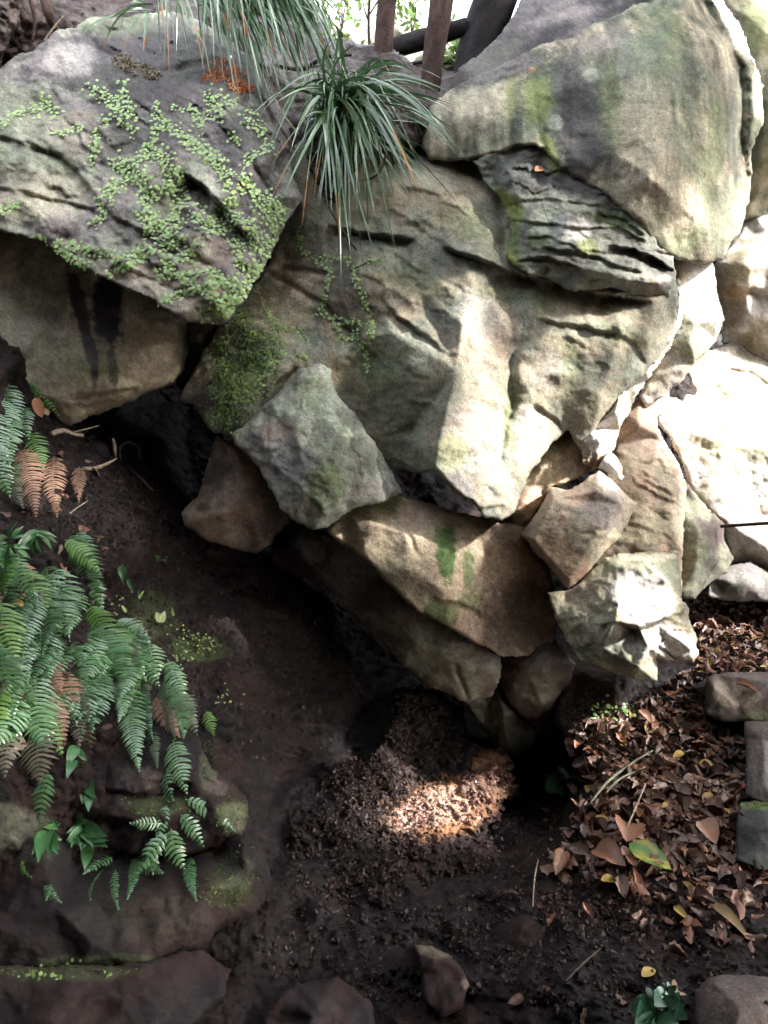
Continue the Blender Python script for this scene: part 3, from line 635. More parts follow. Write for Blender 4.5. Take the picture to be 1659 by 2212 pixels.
RI = boulder('I', 'brown shaded block below the right end of the overhang',
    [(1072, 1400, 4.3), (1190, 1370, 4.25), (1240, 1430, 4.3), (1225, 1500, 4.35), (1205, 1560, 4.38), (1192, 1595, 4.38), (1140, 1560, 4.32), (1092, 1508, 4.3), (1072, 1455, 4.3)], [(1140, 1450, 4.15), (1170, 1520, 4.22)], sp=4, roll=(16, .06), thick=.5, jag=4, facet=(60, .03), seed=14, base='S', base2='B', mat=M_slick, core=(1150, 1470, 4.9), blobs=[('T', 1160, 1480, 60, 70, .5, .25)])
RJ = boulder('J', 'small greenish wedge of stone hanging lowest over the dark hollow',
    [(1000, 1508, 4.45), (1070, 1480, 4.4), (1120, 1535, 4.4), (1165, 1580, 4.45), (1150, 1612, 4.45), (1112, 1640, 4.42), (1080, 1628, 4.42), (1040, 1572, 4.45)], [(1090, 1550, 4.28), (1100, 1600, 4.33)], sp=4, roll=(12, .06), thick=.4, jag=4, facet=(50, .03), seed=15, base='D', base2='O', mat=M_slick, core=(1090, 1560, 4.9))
RG = boulder('G', 'smooth pinkish overhanging boulder streaked with bright green, above the cave floor',
    [(705, 1145, 3.95), (742, 1108, 3.98), (800, 1080, 4.0), (850, 1065, 4.05), (890, 1078, 4.15), (960, 1098, 4.2), (1040, 1118, 4.2), (1130, 1132, 4.15), (1150, 1190, 4.1), (1192, 1240, 4.12), (1203, 1290, 4.15), (1208, 1345, 4.2), (1192, 1392, 4.22), (1150, 1420, 4.2), (1082, 1418, 4.1), (1040, 1397, 4.02), (1000, 1372, 3.95), (950, 1345, 3.9), (900, 1322, 3.87), (860, 1282, 3.86), (818, 1240, 3.87), (780, 1202, 3.9), (748, 1182, 3.93)],
    [(800, 1130, 3.86), (880, 1150, 3.84), (880, 1230, 3.8), (960, 1180, 3.86), (960, 1280, 3.84), (1050, 1200, 3.96), (1050, 1320, 3.98), (1130, 1260, 4.1), (1120, 1370, 4.14), (930, 1125, 4.0), (1040, 1160, 4.02)],
    sp=4, roll=(15, .07), thick=.7, jag=4, facet=(100, .02), smooth=4, rough=(.035, .014, .004), seed=16, base='P', base2='Z', core=(960, 1240, 4.8), streak=.15,
    ledges=[([(930, 1290), (990, 1300), (1050, 1330)], .03, 18)],
    cracks=[([(830, 1110), (880, 1150), (905, 1200)], .015, 4), ([(1000, 1120), (1040, 1170), (1060, 1230)], .015, 4)],
    blobs=[('J', 965, 1195, 22, 72, .02, 1), ('J', 955, 1170, 20, 40, 0, .8), ('J', 1012, 1230, 13, 50, 0, .75), ('J', 940, 1320, 26, 34, 0, .8), ('J', 975, 1320, 18, 30, 0, .6), ('M', 850, 1240, 50, 40, .7, .5), ('M', 800, 1110, 70, 22, -.3, .65), ('Y', 840, 1090, 40, 16, -.3, .5), ('O', 880, 1260, 60, 50, .5, .4),
           ('S', 1130, 1330, 90, 90, 0, .6), ('R', 1100, 1220, 70, 60, 0, .25), ('D', 1020, 1260, 20, 20, 0, .3), ('W', 1085, 1170, 5, 5, 0, .9), ('Z', 820, 1160, 110, 60, .4, .7), ('Z', 900, 1250, 90, 90, .6, .4), ('W', 1078, 1283, 5, 5, 0, .9), ('V', 780, 1150, 40, 30, 0, .3), ('J', 1010, 1300, 30, 16, 0, .5)])  # dark right side paints shade of the concave face, pale tan paints light
RD3 = boulder('D3', 'tan sunlit boulder wedged between the central boulder and the squared tan block',
    [(1040, 1060, 4.35), (1100, 980, 4.4), (1180, 900, 4.45), (1280, 880, 4.45), (1330, 900, 4.45), (1325, 970, 4.35), (1290, 1010, 4.25), (1240, 1040, 4.2), (1195, 1052, 4.15), (1170, 1090, 4.15), (1150, 1125, 4.15), (1125, 1137, 4.15), (1080, 1125, 4.2)],
    [(1180, 1000, 4.2), (1120, 1100, 4.1), (1240, 960, 4.25)], sp=4, roll=(10, .05), thick=.6, jag=5, facet=(60, .03), seed=17, base='Z', base2='P', core=(1200, 1020, 4.95), strata=(-.5, 30, .012), blobs=[('R', 1130, 1090, 60, 25, -.3, .45), ('C', 1180, 1020, 60, 30, -.5, .4), ('C', 1260, 960, 40, 40, 0, .4)])
RN = boulder('N', 'pale twisted rib of rock running down beside the central boulder to the squared block',
    [(1462, 600, 4.25), (1490, 640, 4.3), (1470, 700, 4.3), (1435, 770, 4.3), (1400, 820, 4.3), (1365, 870, 4.3), (1340, 930, 4.25), (1320, 975, 4.2), (1290, 1010, 4.15), (1262, 1000, 4.1), (1250, 960, 4.12), (1275, 925, 4.15), (1310, 880, 4.2), (1345, 835, 4.2), (1400, 795, 4.2), (1440, 745, 4.2), (1462, 680, 4.2)],
    [(1462, 720, 4.12), (1400, 805, 4.1), (1330, 890, 4.08), (1295, 950, 4.04)], sp=3, roll=(8, .04), thick=.4, jag=6, facet=(30, .02), rough=(.02, .025, .01), seed=18, base='C', base2='W', core=(1370, 830, 4.7), strata=(2.3, 14, .02), blobs=[('R', 1300, 1000, 30, 20, 0, .6), ('W', 1290, 940, 30, 50, 0, .6)])
RL = boulder('L', 'squared tan block standing on its corner among the sunlit rocks',
    [(1188, 1052, 3.95), (1232, 1057, 3.95), (1262, 1038, 3.98), (1294, 1016, 4.0), (1320, 1032, 4.02), (1346, 1060, 4.03), (1374, 1084, 4.05), (1358, 1122, 4.02), (1336, 1162, 3.98), (1302, 1200, 3.95), (1270, 1237, 3.92), (1228, 1273, 3.9), (1206, 1250, 3.9), (1172, 1210, 3.9), (1140, 1170, 3.92), (1120, 1155, 3.96), (1160, 1107, 3.95)],
    [(1195, 1075, 3.82), (1250, 1100, 3.8), (1290, 1060, 3.84), (1150, 1165, 3.82), (1230, 1255, 3.82), (1310, 1160, 3.84), (1345, 1090, 3.9), (1290, 1150, 3.79)], edges=[(0, 3), (3, 4), (4, 5), (5, 6), (6, 0)], sp=3, roll=(8, .045), thick=.45, jag=3, facet=(60, .018), rough=(.02, .016, .006), seed=19,
    base='T', base2='P', core=(1250, 1150, 4.4), strata=(-.5, 30, .008), blobs=[('V', 1310, 1100, 45, 55, .3, .75), ('V', 1270, 1110, 40, 22, .4, .5), ('G', 1250, 1120, 30, 30, 0, .4), ('R', 1220, 1200, 80, 30, .8, .3), ('T', 1180, 1130, 40, 40, 0, .4), ('W', 1310, 1040, 30, 14, .6, .5), ('C', 1200, 1060, 20, 8, 0, .6)])  # pale slivers paint sunlight along the top edges
RL2 = boulder('L2', 'small white-faced stone balanced on the tip of the squared tan block',
    [(1293, 1012, 4.05), (1302, 990, 4.08), (1313, 972, 4.1), (1328, 981, 4.1), (1346, 1008, 4.1), (1344, 1040, 4.1), (1330, 1030, 4.06), (1315, 1022, 4.05)], [(1318, 1000, 4.0), (1334, 1015, 4.02)], sp=2.5, roll=(6, .03), thick=.15, jag=2, facet=(16, .015), rough=(.008, .008, .003), seed=20, base='W', base2='W', core=(1320, 1008, 4.25), blobs=[('R', 1343, 1010, 8, 30, -.2, .6)])
RM = boulder('M', 'rugged boulder at the right with pale slate-grey broken faces above the leaf litter',
    [(1186, 1280, 3.85), (1232, 1272, 3.85), (1270, 1240, 3.88), (1310, 1208, 3.92), (1342, 1196, 3.95), (1400, 1192, 3.98), (1466, 1194, 4.0), (1470, 1240, 3.95), (1470, 1292, 3.88), (1486, 1312, 3.85), (1495, 1357, 3.8), (1512, 1410, 3.75), (1500, 1433, 3.72), (1460, 1430, 3.72), (1416, 1424, 3.72), (1419, 1474, 3.68), (1370, 1468, 3.68), (1310, 1444, 3.7), (1256, 1426, 3.74), (1224, 1382, 3.8), (1200, 1332, 3.84)],
    [(1300, 1250, 3.76), (1330, 1225, 3.75), (1390, 1215, 3.82), (1445, 1262, 3.78), (1470, 1300, 3.78), (1445, 1330, 3.66), (1378, 1350, 3.60), (1322, 1342, 3.60), (1335, 1290, 3.68), (1370, 1362, 3.68), (1400, 1400, 3.60), (1490, 1400, 3.62), (1420, 1350, 3.68), (1260, 1350, 3.72), (1300, 1400, 3.66), (1380, 1440, 3.60)],
    edges=[(1, 8), (8, 7), (7, 6), (6, 5), (5, 4), (4, 3), (3, 2), (2, 1)], sp=3, roll=(9, .05), thick=.5, jag=5, facet=(40, .02), smooth=1, rough=(.02, .022, .007), seed=21, base='T', base2='O', core=(1350, 1320, 4.3),
    ledges=[([(1322, 1345), (1378, 1358), (1445, 1334), (1480, 1310)], .09, 14), ([(1330, 1225), (1390, 1213), (1450, 1262)], -.05, 14), ([(1400, 1372), (1440, 1362), (1495, 1358)], .05, 10), ([(1415, 1424), (1425, 1395), (1460, 1418), (1500, 1432)], .06, 10), ([(1340, 1300), (1322, 1345), (1300, 1380)], .03, 12)],
    blobs=[('W', 1385, 1290, 75, 62, .3, .8), ('W', 1450, 1385, 60, 36, .3, .8), ('W', 1370, 1385, 50, 30, .5, .6), ('G', 1300, 1380, 60, 50, 0, .5), ('V', 1390, 1250, 60, 20, .2, .5), ('C', 1400, 1202, 70, 10, 0, .7), ('M', 1290, 1290, 25, 20, 0, .3), ('C', 1260, 1330, 60, 60, 0, .35), ('C', 1340, 1455, 60, 20, .3, .5), ('P', 1260, 1280, 50, 25, 0, .35), ('D', 1330, 1400, 30, 30, 0, .4)])
RR5 = boulder('R5', 'tall orange-tan rock face standing behind the squared block with a thin bright right edge',
    [(1330, 960, 4.7), (1350, 900, 4.75), (1385, 855, 4.8), (1440, 830, 4.85), (1455, 880, 4.85), (1420, 900, 4.8), (1425, 940, 4.75), (1450, 970, 4.75), (1470, 1010, 4.7), (1483, 1050, 4.65), (1480, 1120, 4.6), (1474, 1190, 4.55), (1470, 1290, 4.5), (1460, 1285, 4.45), (1440, 1210, 4.4), (1330, 1215, 4.4), (1260, 1250, 4.45), (1280, 1100, 4.5), (1310, 1020, 4.6)],
    [(1380, 920, 4.6), (1400, 1040, 4.48), (1360, 1100, 4.45), (1450, 1120, 4.42), (1400, 1180, 4.35), (1465, 1060, 4.5), (1468, 1180, 4.42)], sp=4, roll=(7, .05), thick=.6, jag=4, facet=(60, .02), rough=(.03, .02, .006), seed=22, base='T', base2='P', core=(1390, 1060, 5.2), strata=(.5, 32, .012),
    ledges=[([(1345, 1125), (1400, 1140), (1460, 1170)], .015, 18), ([(1350, 1185), (1400, 1195), (1460, 1190)], .02, 12)], blobs=[('P', 1380, 920, 60, 60, 0, .6), ('O', 1440, 1030, 30, 60, 0, .4), ('V', 1400, 970, 60, 30, 0, .3), ('C', 1475, 1130, 8, 80, 0, .8), ('O', 1440, 1100, 40, 30, 0, .3), ('P', 1380, 1200, 60, 14, 0, .6)])  # thin cream strip paints the sunlit rim on the right edge
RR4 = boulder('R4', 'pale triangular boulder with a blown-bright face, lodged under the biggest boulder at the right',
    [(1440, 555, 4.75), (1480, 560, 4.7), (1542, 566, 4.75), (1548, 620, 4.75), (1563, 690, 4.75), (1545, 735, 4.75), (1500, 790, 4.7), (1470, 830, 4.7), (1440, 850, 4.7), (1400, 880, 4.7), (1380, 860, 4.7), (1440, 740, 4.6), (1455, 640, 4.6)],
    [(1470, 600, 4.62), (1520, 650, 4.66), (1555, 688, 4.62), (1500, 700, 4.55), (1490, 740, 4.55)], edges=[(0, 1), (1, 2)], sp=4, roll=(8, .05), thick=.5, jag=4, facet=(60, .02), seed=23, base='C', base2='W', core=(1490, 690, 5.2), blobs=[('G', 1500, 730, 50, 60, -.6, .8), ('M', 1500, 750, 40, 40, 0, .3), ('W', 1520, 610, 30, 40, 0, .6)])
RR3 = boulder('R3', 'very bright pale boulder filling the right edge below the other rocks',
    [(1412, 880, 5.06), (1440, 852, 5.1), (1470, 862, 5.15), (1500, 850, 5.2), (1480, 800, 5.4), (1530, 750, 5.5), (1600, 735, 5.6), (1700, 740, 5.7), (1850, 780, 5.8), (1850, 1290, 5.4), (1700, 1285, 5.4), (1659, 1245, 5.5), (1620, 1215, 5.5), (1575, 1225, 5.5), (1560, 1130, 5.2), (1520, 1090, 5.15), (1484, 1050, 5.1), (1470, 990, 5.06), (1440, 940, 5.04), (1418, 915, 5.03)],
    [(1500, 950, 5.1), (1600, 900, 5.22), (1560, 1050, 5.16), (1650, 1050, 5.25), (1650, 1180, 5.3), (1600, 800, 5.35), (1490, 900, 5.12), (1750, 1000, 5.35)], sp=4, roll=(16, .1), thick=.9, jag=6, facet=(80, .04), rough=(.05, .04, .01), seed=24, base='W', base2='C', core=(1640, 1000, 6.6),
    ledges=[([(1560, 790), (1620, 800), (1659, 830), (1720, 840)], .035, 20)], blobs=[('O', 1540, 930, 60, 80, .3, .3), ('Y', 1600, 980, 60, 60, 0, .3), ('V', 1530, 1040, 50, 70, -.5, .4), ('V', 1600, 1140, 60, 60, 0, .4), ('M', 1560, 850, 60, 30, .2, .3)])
RR6 = boulder('R6', 'shaded grey-green rock standing in the gap left of the black cable',
    [(1480, 1040, 4.95), (1510, 1075, 4.98), (1562, 1128, 5.05), (1565, 1170, 5.05), (1585, 1205, 5.05), (1570, 1240, 5.0), (1540, 1255, 4.95), (1500, 1295, 4.85), (1468, 1292, 4.85), (1460, 1200, 4.9), (1470, 1100, 4.95)], [(1510, 1150, 4.85), (1540, 1200, 4.88), (1500, 1230, 4.8)], sp=4, roll=(10, .06), thick=.5, jag=4, facet=(50, .03), seed=25, base='S', base2='O', core=(1510, 1170, 5.4), blobs=[('O', 1500, 1220, 40, 50, 0, .4), ('D', 1530, 1240, 40, 30, 0, .4)])
RR7 = boulder('R7', 'shade-coloured base of the bright boulder at the right edge where the leafy path begins',
    [(1530, 1250, 5.3), (1570, 1222, 5.35), (1620, 1212, 5.35), (1670, 1240, 5.35), (1800, 1240, 5.35), (1800, 1330, 5.2), (1659, 1300, 5.3), (1580, 1298, 5.3), (1530, 1292, 5.25)], [(1600, 1260, 5.2)], sp=5, roll=(10, .06), thick=.5, jag=4, facet=(50, .03), seed=26, base='D', base2='V', core=(1640, 1270, 5.8))  # dark stone colours paint the shade at the bright boulder's foot
RR2 = boulder('R2', 'tan boulder at the right edge between the biggest boulder and the bright boulder',
    [(1540, 570, 5.6), (1600, 500, 5.7), (1620, 440, 5.8), (1850, 400, 6.0), (1850, 650, 5.7), (1850, 780, 5.6), (1700, 800, 5.5), (1640, 780, 5.5), (1590, 745, 5.5), (1555, 740, 5.5), (1565, 680, 5.5), (1545, 620, 5.6)], [(1620, 580, 5.3), (1700, 560, 5.35), (1610, 680, 5.4), (1700, 720, 5.3)], sp=5, roll=(12, .08), thick=.8, jag=7, facet=(60, .05), seed=27, base='T', base2='W', core=(1680, 600, 6.6),
    ledges=[([(1560, 640), (1620, 625), (1700, 640)], .05, 24), ([(1560, 725), (1620, 720), (1700, 740)], .04, 20)], blobs=[('R', 1590, 630, 40, 14, 0, .4), ('V', 1580, 680, 40, 30, 0, .4)])
RR1 = boulder('R1', 'yellowish far boulder in the top right corner',
    [(1480, -120, 6.0), (1560, 0, 5.9), (1600, 60, 5.8), (1630, 140, 5.7), (1600, 300, 5.7), (1600, 480, 5.7), (1850, 480, 5.7), (1850, -160, 6.2)], [(1680, 100, 5.5), (1700, 300, 5.4)], sp=6, roll=(12, .08), thick=.8, jag=6, facet=(70, .04), seed=28, base='C', base2='O', core=(1700, 160, 6.9), blobs=[('Y', 1640, 60, 40, 70, 0, .4)])
ROCKS = [RM, RL2, RL, RE, RG, RA, RS, RF, RD, RN, RD3, RK, RH, RI, RJ, RK2, RB2, RB, RF2, RR5, RR4, RR6, RR3]

# the low mossy rocks at the lower left and other stones in the shade
def stone(label, group, *a, **k):
    r = Relief('rock', *a, **k)
    tag(r.obj, label, 'rock', group)
    return r
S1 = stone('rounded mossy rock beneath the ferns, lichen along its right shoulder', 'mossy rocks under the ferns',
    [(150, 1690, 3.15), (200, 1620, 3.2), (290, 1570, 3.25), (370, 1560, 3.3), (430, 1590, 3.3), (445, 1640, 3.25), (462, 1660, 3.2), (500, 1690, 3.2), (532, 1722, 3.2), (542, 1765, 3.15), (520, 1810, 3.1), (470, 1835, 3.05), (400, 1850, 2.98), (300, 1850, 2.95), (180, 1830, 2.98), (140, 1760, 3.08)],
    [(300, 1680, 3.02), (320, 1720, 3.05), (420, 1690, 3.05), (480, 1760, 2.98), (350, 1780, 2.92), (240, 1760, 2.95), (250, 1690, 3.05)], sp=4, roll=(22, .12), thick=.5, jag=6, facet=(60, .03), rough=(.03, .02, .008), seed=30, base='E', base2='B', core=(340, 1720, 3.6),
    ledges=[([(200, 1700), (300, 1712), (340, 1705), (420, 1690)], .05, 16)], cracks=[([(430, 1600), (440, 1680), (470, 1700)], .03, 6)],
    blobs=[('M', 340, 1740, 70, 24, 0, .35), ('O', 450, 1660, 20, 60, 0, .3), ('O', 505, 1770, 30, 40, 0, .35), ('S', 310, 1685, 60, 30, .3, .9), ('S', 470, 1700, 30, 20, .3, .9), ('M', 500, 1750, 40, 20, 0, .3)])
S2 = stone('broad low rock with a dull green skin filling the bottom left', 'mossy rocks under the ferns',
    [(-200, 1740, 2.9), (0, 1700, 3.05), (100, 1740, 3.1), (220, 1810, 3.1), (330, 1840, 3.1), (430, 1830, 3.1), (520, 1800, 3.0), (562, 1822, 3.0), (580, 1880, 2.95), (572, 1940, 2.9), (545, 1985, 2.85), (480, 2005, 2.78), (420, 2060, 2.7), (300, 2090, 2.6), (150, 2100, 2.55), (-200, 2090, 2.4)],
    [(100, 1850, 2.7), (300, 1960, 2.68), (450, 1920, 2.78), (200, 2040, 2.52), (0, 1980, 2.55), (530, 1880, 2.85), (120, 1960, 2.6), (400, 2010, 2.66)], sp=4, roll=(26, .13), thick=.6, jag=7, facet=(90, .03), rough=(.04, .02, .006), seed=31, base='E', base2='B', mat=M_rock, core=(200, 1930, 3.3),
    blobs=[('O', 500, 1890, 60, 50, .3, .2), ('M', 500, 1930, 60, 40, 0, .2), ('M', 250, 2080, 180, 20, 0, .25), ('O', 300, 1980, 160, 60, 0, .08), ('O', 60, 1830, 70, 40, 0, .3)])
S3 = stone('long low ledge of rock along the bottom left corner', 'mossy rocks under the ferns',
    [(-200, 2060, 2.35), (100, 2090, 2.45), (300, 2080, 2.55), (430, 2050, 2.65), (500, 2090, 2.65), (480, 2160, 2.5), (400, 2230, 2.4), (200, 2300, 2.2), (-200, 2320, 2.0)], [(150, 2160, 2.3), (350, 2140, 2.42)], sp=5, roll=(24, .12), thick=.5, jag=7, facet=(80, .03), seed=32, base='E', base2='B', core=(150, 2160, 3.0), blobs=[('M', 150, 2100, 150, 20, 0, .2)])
S4 = stone('tan-backed stone half buried in the dark soil at the bottom centre', 'stones lying in the dark soil',
    [(890, 2040, 2.85), (930, 2042, 2.85), (970, 2060, 2.82), (1000, 2090, 2.78), (1015, 2130, 2.72), (1000, 2180, 2.65), (950, 2200, 2.62), (910, 2160, 2.68), (905, 2090, 2.78)], [(950, 2090, 2.76), (970, 2140, 2.68)], sp=4, roll=(20, .07), thick=.3, jag=3, facet=(40, .02), rough=(.02, .015, .004), seed=33, base='B', base2='B', core=(955, 2120, 3.0), blobs=[('T', 930, 2052, 40, 14, .3, .35), ('P', 1005, 2125, 10, 14, 0, .3)])
S5 = stone('rounded brown stone cut by the bottom right corner', 'stones lying in the dark soil',
    [(1500, 2140, 2.5), (1530, 2112, 2.52), (1580, 2105, 2.55), (1680, 2110, 2.55), (1760, 2200, 2.4), (1700, 2300, 2.3), (1560, 2300, 2.25), (1500, 2210, 2.4)], [(1600, 2180, 2.35)], sp=4, roll=(22, .08), thick=.3, jag=3, facet=None, rough=(.02, .012, .004), seed=34, base='S', base2='S', core=(1610, 2190, 2.8))
S6 = stone('low dark stone behind the tan-backed one, mostly in soil', 'stones lying in the dark soil',
    [(1090, 1950, 3.3), (1160, 1930, 3.35), (1210, 1980, 3.2), (1180, 2060, 3.0), (1100, 2080, 2.95), (1050, 2020, 3.1)], [(1130, 2000, 3.05)], sp=5, roll=(26, .1), thick=.3, jag=5, facet=(40, .02), seed=35, base='E', base2='B', core=(1130, 2000, 3.5))
S7 = stone('dark stone at the bottom edge between the long ledge and the tan-backed stone', 'stones lying in the dark soil',
    [(560, 2190, 2.6), (640, 2120, 2.72), (730, 2110, 2.75), (800, 2160, 2.68), (820, 2240, 2.5), (700, 2300, 2.4), (580, 2270, 2.45)], [(690, 2180, 2.52)], sp=5, roll=(24, .1), thick=.3, jag=5, facet=(50, .03), seed=36, base='E', base2='B', core=(690, 2200, 2.9))

# cut stone steps at the right edge
def step(label, outline, pts, seed, base='S', blobs=(), facet=None):
    r = Relief('stone_step', outline, pts, sp=4, roll=(9, .035), thick=.5, jag=3, facet=(40, .014), smooth=1, rough=(.012, .008, .003), seed=seed, base=base, base2=base, streak=.1, mat=M_rock, blobs=blobs)
    return tag(r.obj, label, 'step', 'stone steps at the right edge') and r
ST1 = step('topmost stone step block, broad grey face with a fallen leaf on it', [(1525, 1465, 4.1), (1548, 1455, 4.15), (1659, 1452, 4.2), (1760, 1452, 4.2), (1760, 1560, 3.95), (1640, 1562, 3.95), (1560, 1558, 3.95), (1522, 1540, 3.97)], [(1540, 1480, 3.95), (1659, 1475, 3.98), (1600, 1530, 3.93)], 40, 'S', [('T', 1580, 1500, 60, 30, 0, .3), ('K', 1540, 1540, 40, 20, 0, .5), ('M', 1640, 1550, 40, 12, 0, .4), ('K', 1600, 1470, 14, 6, 0, .6)])
ST2 = step('middle stone step block with a flat grey-mauve edge', [(1608, 1560, 3.85), (1659, 1558, 3.85), (1780, 1558, 3.85), (1780, 1735, 3.4), (1659, 1738, 3.4), (1612, 1722, 3.45)], [(1650, 1600, 3.68), (1650, 1700, 3.42)], 41, 'S', [('V', 1640, 1650, 30, 80, 0, .6), ('K', 1615, 1700, 12, 40, 0, .5), ('B', 1640, 1590, 24, 14, 0, .6)])
ST3 = step('lowest dark stone step block with green moss on its top', [(1600, 1735, 3.4), (1640, 1728, 3.42), (1780, 1725, 3.42), (1780, 1870, 3.1), (1640, 1880, 3.08), (1592, 1860, 3.12), (1590, 1780, 3.3)], [(1660, 1790, 3.2)], 42, 'K', [('M', 1650, 1740, 50, 12, 0, .7)])
tree = empty('tree', W(829, 1106, 4) + SUN * 6 - Vector((-1.5, 0, 4.9)))  # unseen leaf screen, added only to shade all but the lit spots
tag(tree, 'unseen leaf screen added out of frame to the right to dapple the rocks', 'tree')
sun_mask_leaves = link('sun_mask_leaves', sun_mask('sun_mask_leaves', 17000, 4.5, 8.0, .17, 4.2, M_can, random.Random(5), ''), tree)
# ------------------------------------------------------------------ hillside, trunks and pale rocks at the top
hill = Relief('hillside', [(-260, -260, 5.4), (560, -260, 6.2), (620, 0, 5.6), (660, 70, 5.4), (740, 85, 5.3), (840, 100, 5.3), (930, 160, 5.2), (1000, 150, 5.3), (1060, 100, 5.5), (1200, 300, 5.0), (900, 460, 4.6), (500, 500, 4.5), (-260, 400, 4.9)],
    [(200, 60, 4.75), (450, 40, 4.8), (620, 180, 4.75), (700, 250, 4.55), (800, 260, 4.6), (60, 40, 4.7), (500, 300, 4.6), (900, 220, 4.8)], sp=6, roll=(14, .1), thick=.6, jag=8, facet=(70, .05), rough=(.06, .05, .02), lump=.03, base='B', base2='S', mat=M_earth, seed=50, core=(500, 200, 7))
tag(hill.obj, kind='structure')
RX = []
for k, (lab, out, pts, bs) in enumerate([
    ('pale far rock glimpsed above the strap grass, left of the first trunk', [(600, 70, 7.2), (640, -40, 7.3), (700, -60, 7.3), (760, -20, 7.2), (790, 40, 7.0), (800, 110, 7.0), (700, 130, 7.0)], [(710, 40, 6.8)], 'W'),
    ('grey far rock seen between the two trunks', [(770, 130, 7.6), (790, 20, 7.8), (850, -20, 7.8), (900, 10, 7.7), (925, 60, 7.6), (920, 130, 7.5), (850, 160, 7.5)], [(860, 60, 7.3)], 'G'),
    ('cream far rock seen right of the second trunk', [(900, 180, 7.0), (930, 90, 7.2), (990, 60, 7.2), (1030, 90, 7.1), (1040, 180, 7.0), (980, 230, 6.9)], [(980, 140, 6.8)], 'C')]):
    r = Relief('boulder', out, pts, sp=5, roll=(14, .1), thick=.6, jag=5, facet=(40, .05), seed=60 + k, base=bs, base2='W', core=(pts[0][0], pts[0][1], 8.6))
    tag(r.obj, lab, 'boulder', 'pale rocks far up the slope')

def tube(pts, rad, col='B', seg=9, nz=.12, seed=0, sub=6):
    """a bark-covered limb along a smooth path"""
    P = [Vector(p) for p in pts]
    path, rr = [], []
    for i in range(len(P) - 1):
        p0 = P[max(i - 1, 0)]; p1 = P[i]; p2 = P[i + 1]; p3 = P[min(i + 2, len(P) - 1)]
        for k in range(sub):
            t = k / sub
            path.append(.5 * ((2 * p1) + (p2 - p0) * t + (2 * p0 - 5 * p1 + 4 * p2 - p3) * t * t + (3 * p1 - p0 - 3 * p2 + p3) * t ** 3))
            rr.append(rad[i] * (1 - t) + rad[i + 1] * t)
    path.append(P[-1]); rr.append(rad[-1])
    verts, faces = [], []
    up = Vector((.3, -.9, .2))
    for i, p in enumerate(path):
        t = (path[min(i + 1, len(path) - 1)] - path[max(i - 1, 0)]).normalized()
        a = t.cross(up).normalized(); b = t.cross(a)
        for k in range(seg):
            an = 2 * PI * k / seg
            q = rr[i] * (1 + nz * math.sin(3 * an + seed + i * .4) + nz * rng.uniform(-.5, .5))
            verts.append(p + a * math.cos(an) * q + b * math.sin(an) * q)
    for i in range(len(path) - 1):
        for k in range(seg):
            k2 = (k + 1) % seg
            faces.append((i * seg + k, i * seg + k2, (i + 1) * seg + k2, (i + 1) * seg + k))
    faces.append(tuple(range(seg))[::-1]); faces.append(tuple(range((len(path) - 1) * seg, len(path) * seg)))
    me = mesh_from('limb', verts, faces, M_bark)
    at = me.color_attributes.new("Col", 'FLOAT_COLOR', 'POINT')
    c = np.array(PAL[col])
    at.data.foreach_set("color", np.concatenate([np.clip(c[None] * nrg.uniform(.6, 1.5, (len(verts), 1)), 0, 1), np.ones((len(verts), 1))], 1).astype(np.float32).ravel())
    return me

PAL['A'] = (.055, .034, .028); PAL['H'] = (.02, .017, .018); PAL['Q'] = (.34, .27, .2)
def trunk_tree(label, base, pts, rad, col, limbs=()):
    t = empty('tree', W(*base))
    tag(t, label, 'tree', 'dark trunks standing above the rocks')
    link('trunk', tube([W(*p) for p in pts], rad, col, 16, .06, len(pts)), t)
    for lp, lr in limbs: link('branch', tube([W(*p) for p in lp], lr, col, 7, .05), t)
    return t
trunk_tree('brown tree trunk above the strap grass, left one of the pair with the log between', (830, 150, 5.25), [(826, 190, 5.3), (832, 60, 5.2), (838, -60, 5.15), (845, -400, 5.0)], [.07, .062, .062, .055], 'A', [([(838, 30, 5.2), (855, -10, 5.15), (870, -90, 5.1)], [.015, .012, .006])])
trunk_tree('brown fibrous tree trunk in front of the log, right one of the pair', (935, 190, 5.0), [(928, 215, 5.0), (940, 100, 4.95), (955, -20, 4.9), (985, -400, 4.8)], [.062, .07, .075, .08], 'A', [])
trunk_tree('thick near-black trunk against the dark slanting rock', (1030, 140, 5.6), [(1012, 200, 5.5), (1040, 80, 5.5), (1075, -30, 5.5), (1130, -300, 5.6)], [.13, .14, .16, .16], 'H', [])
trunk_tree('thin bare sapling at the left of the two brown trunks', (800, 110, 5.6), [(800, 120, 5.6), (796, 40, 5.6), (805, -60, 5.5)], [.012, .01, .008], 'A', [([(797, 50, 5.6), (785, 10, 5.6), (780, -40, 5.6)], [.006, .005, .003]), ([(799, 30, 5.6), (822, -10, 5.5), (830, -50, 5.5)], [.006, .005, .003])])
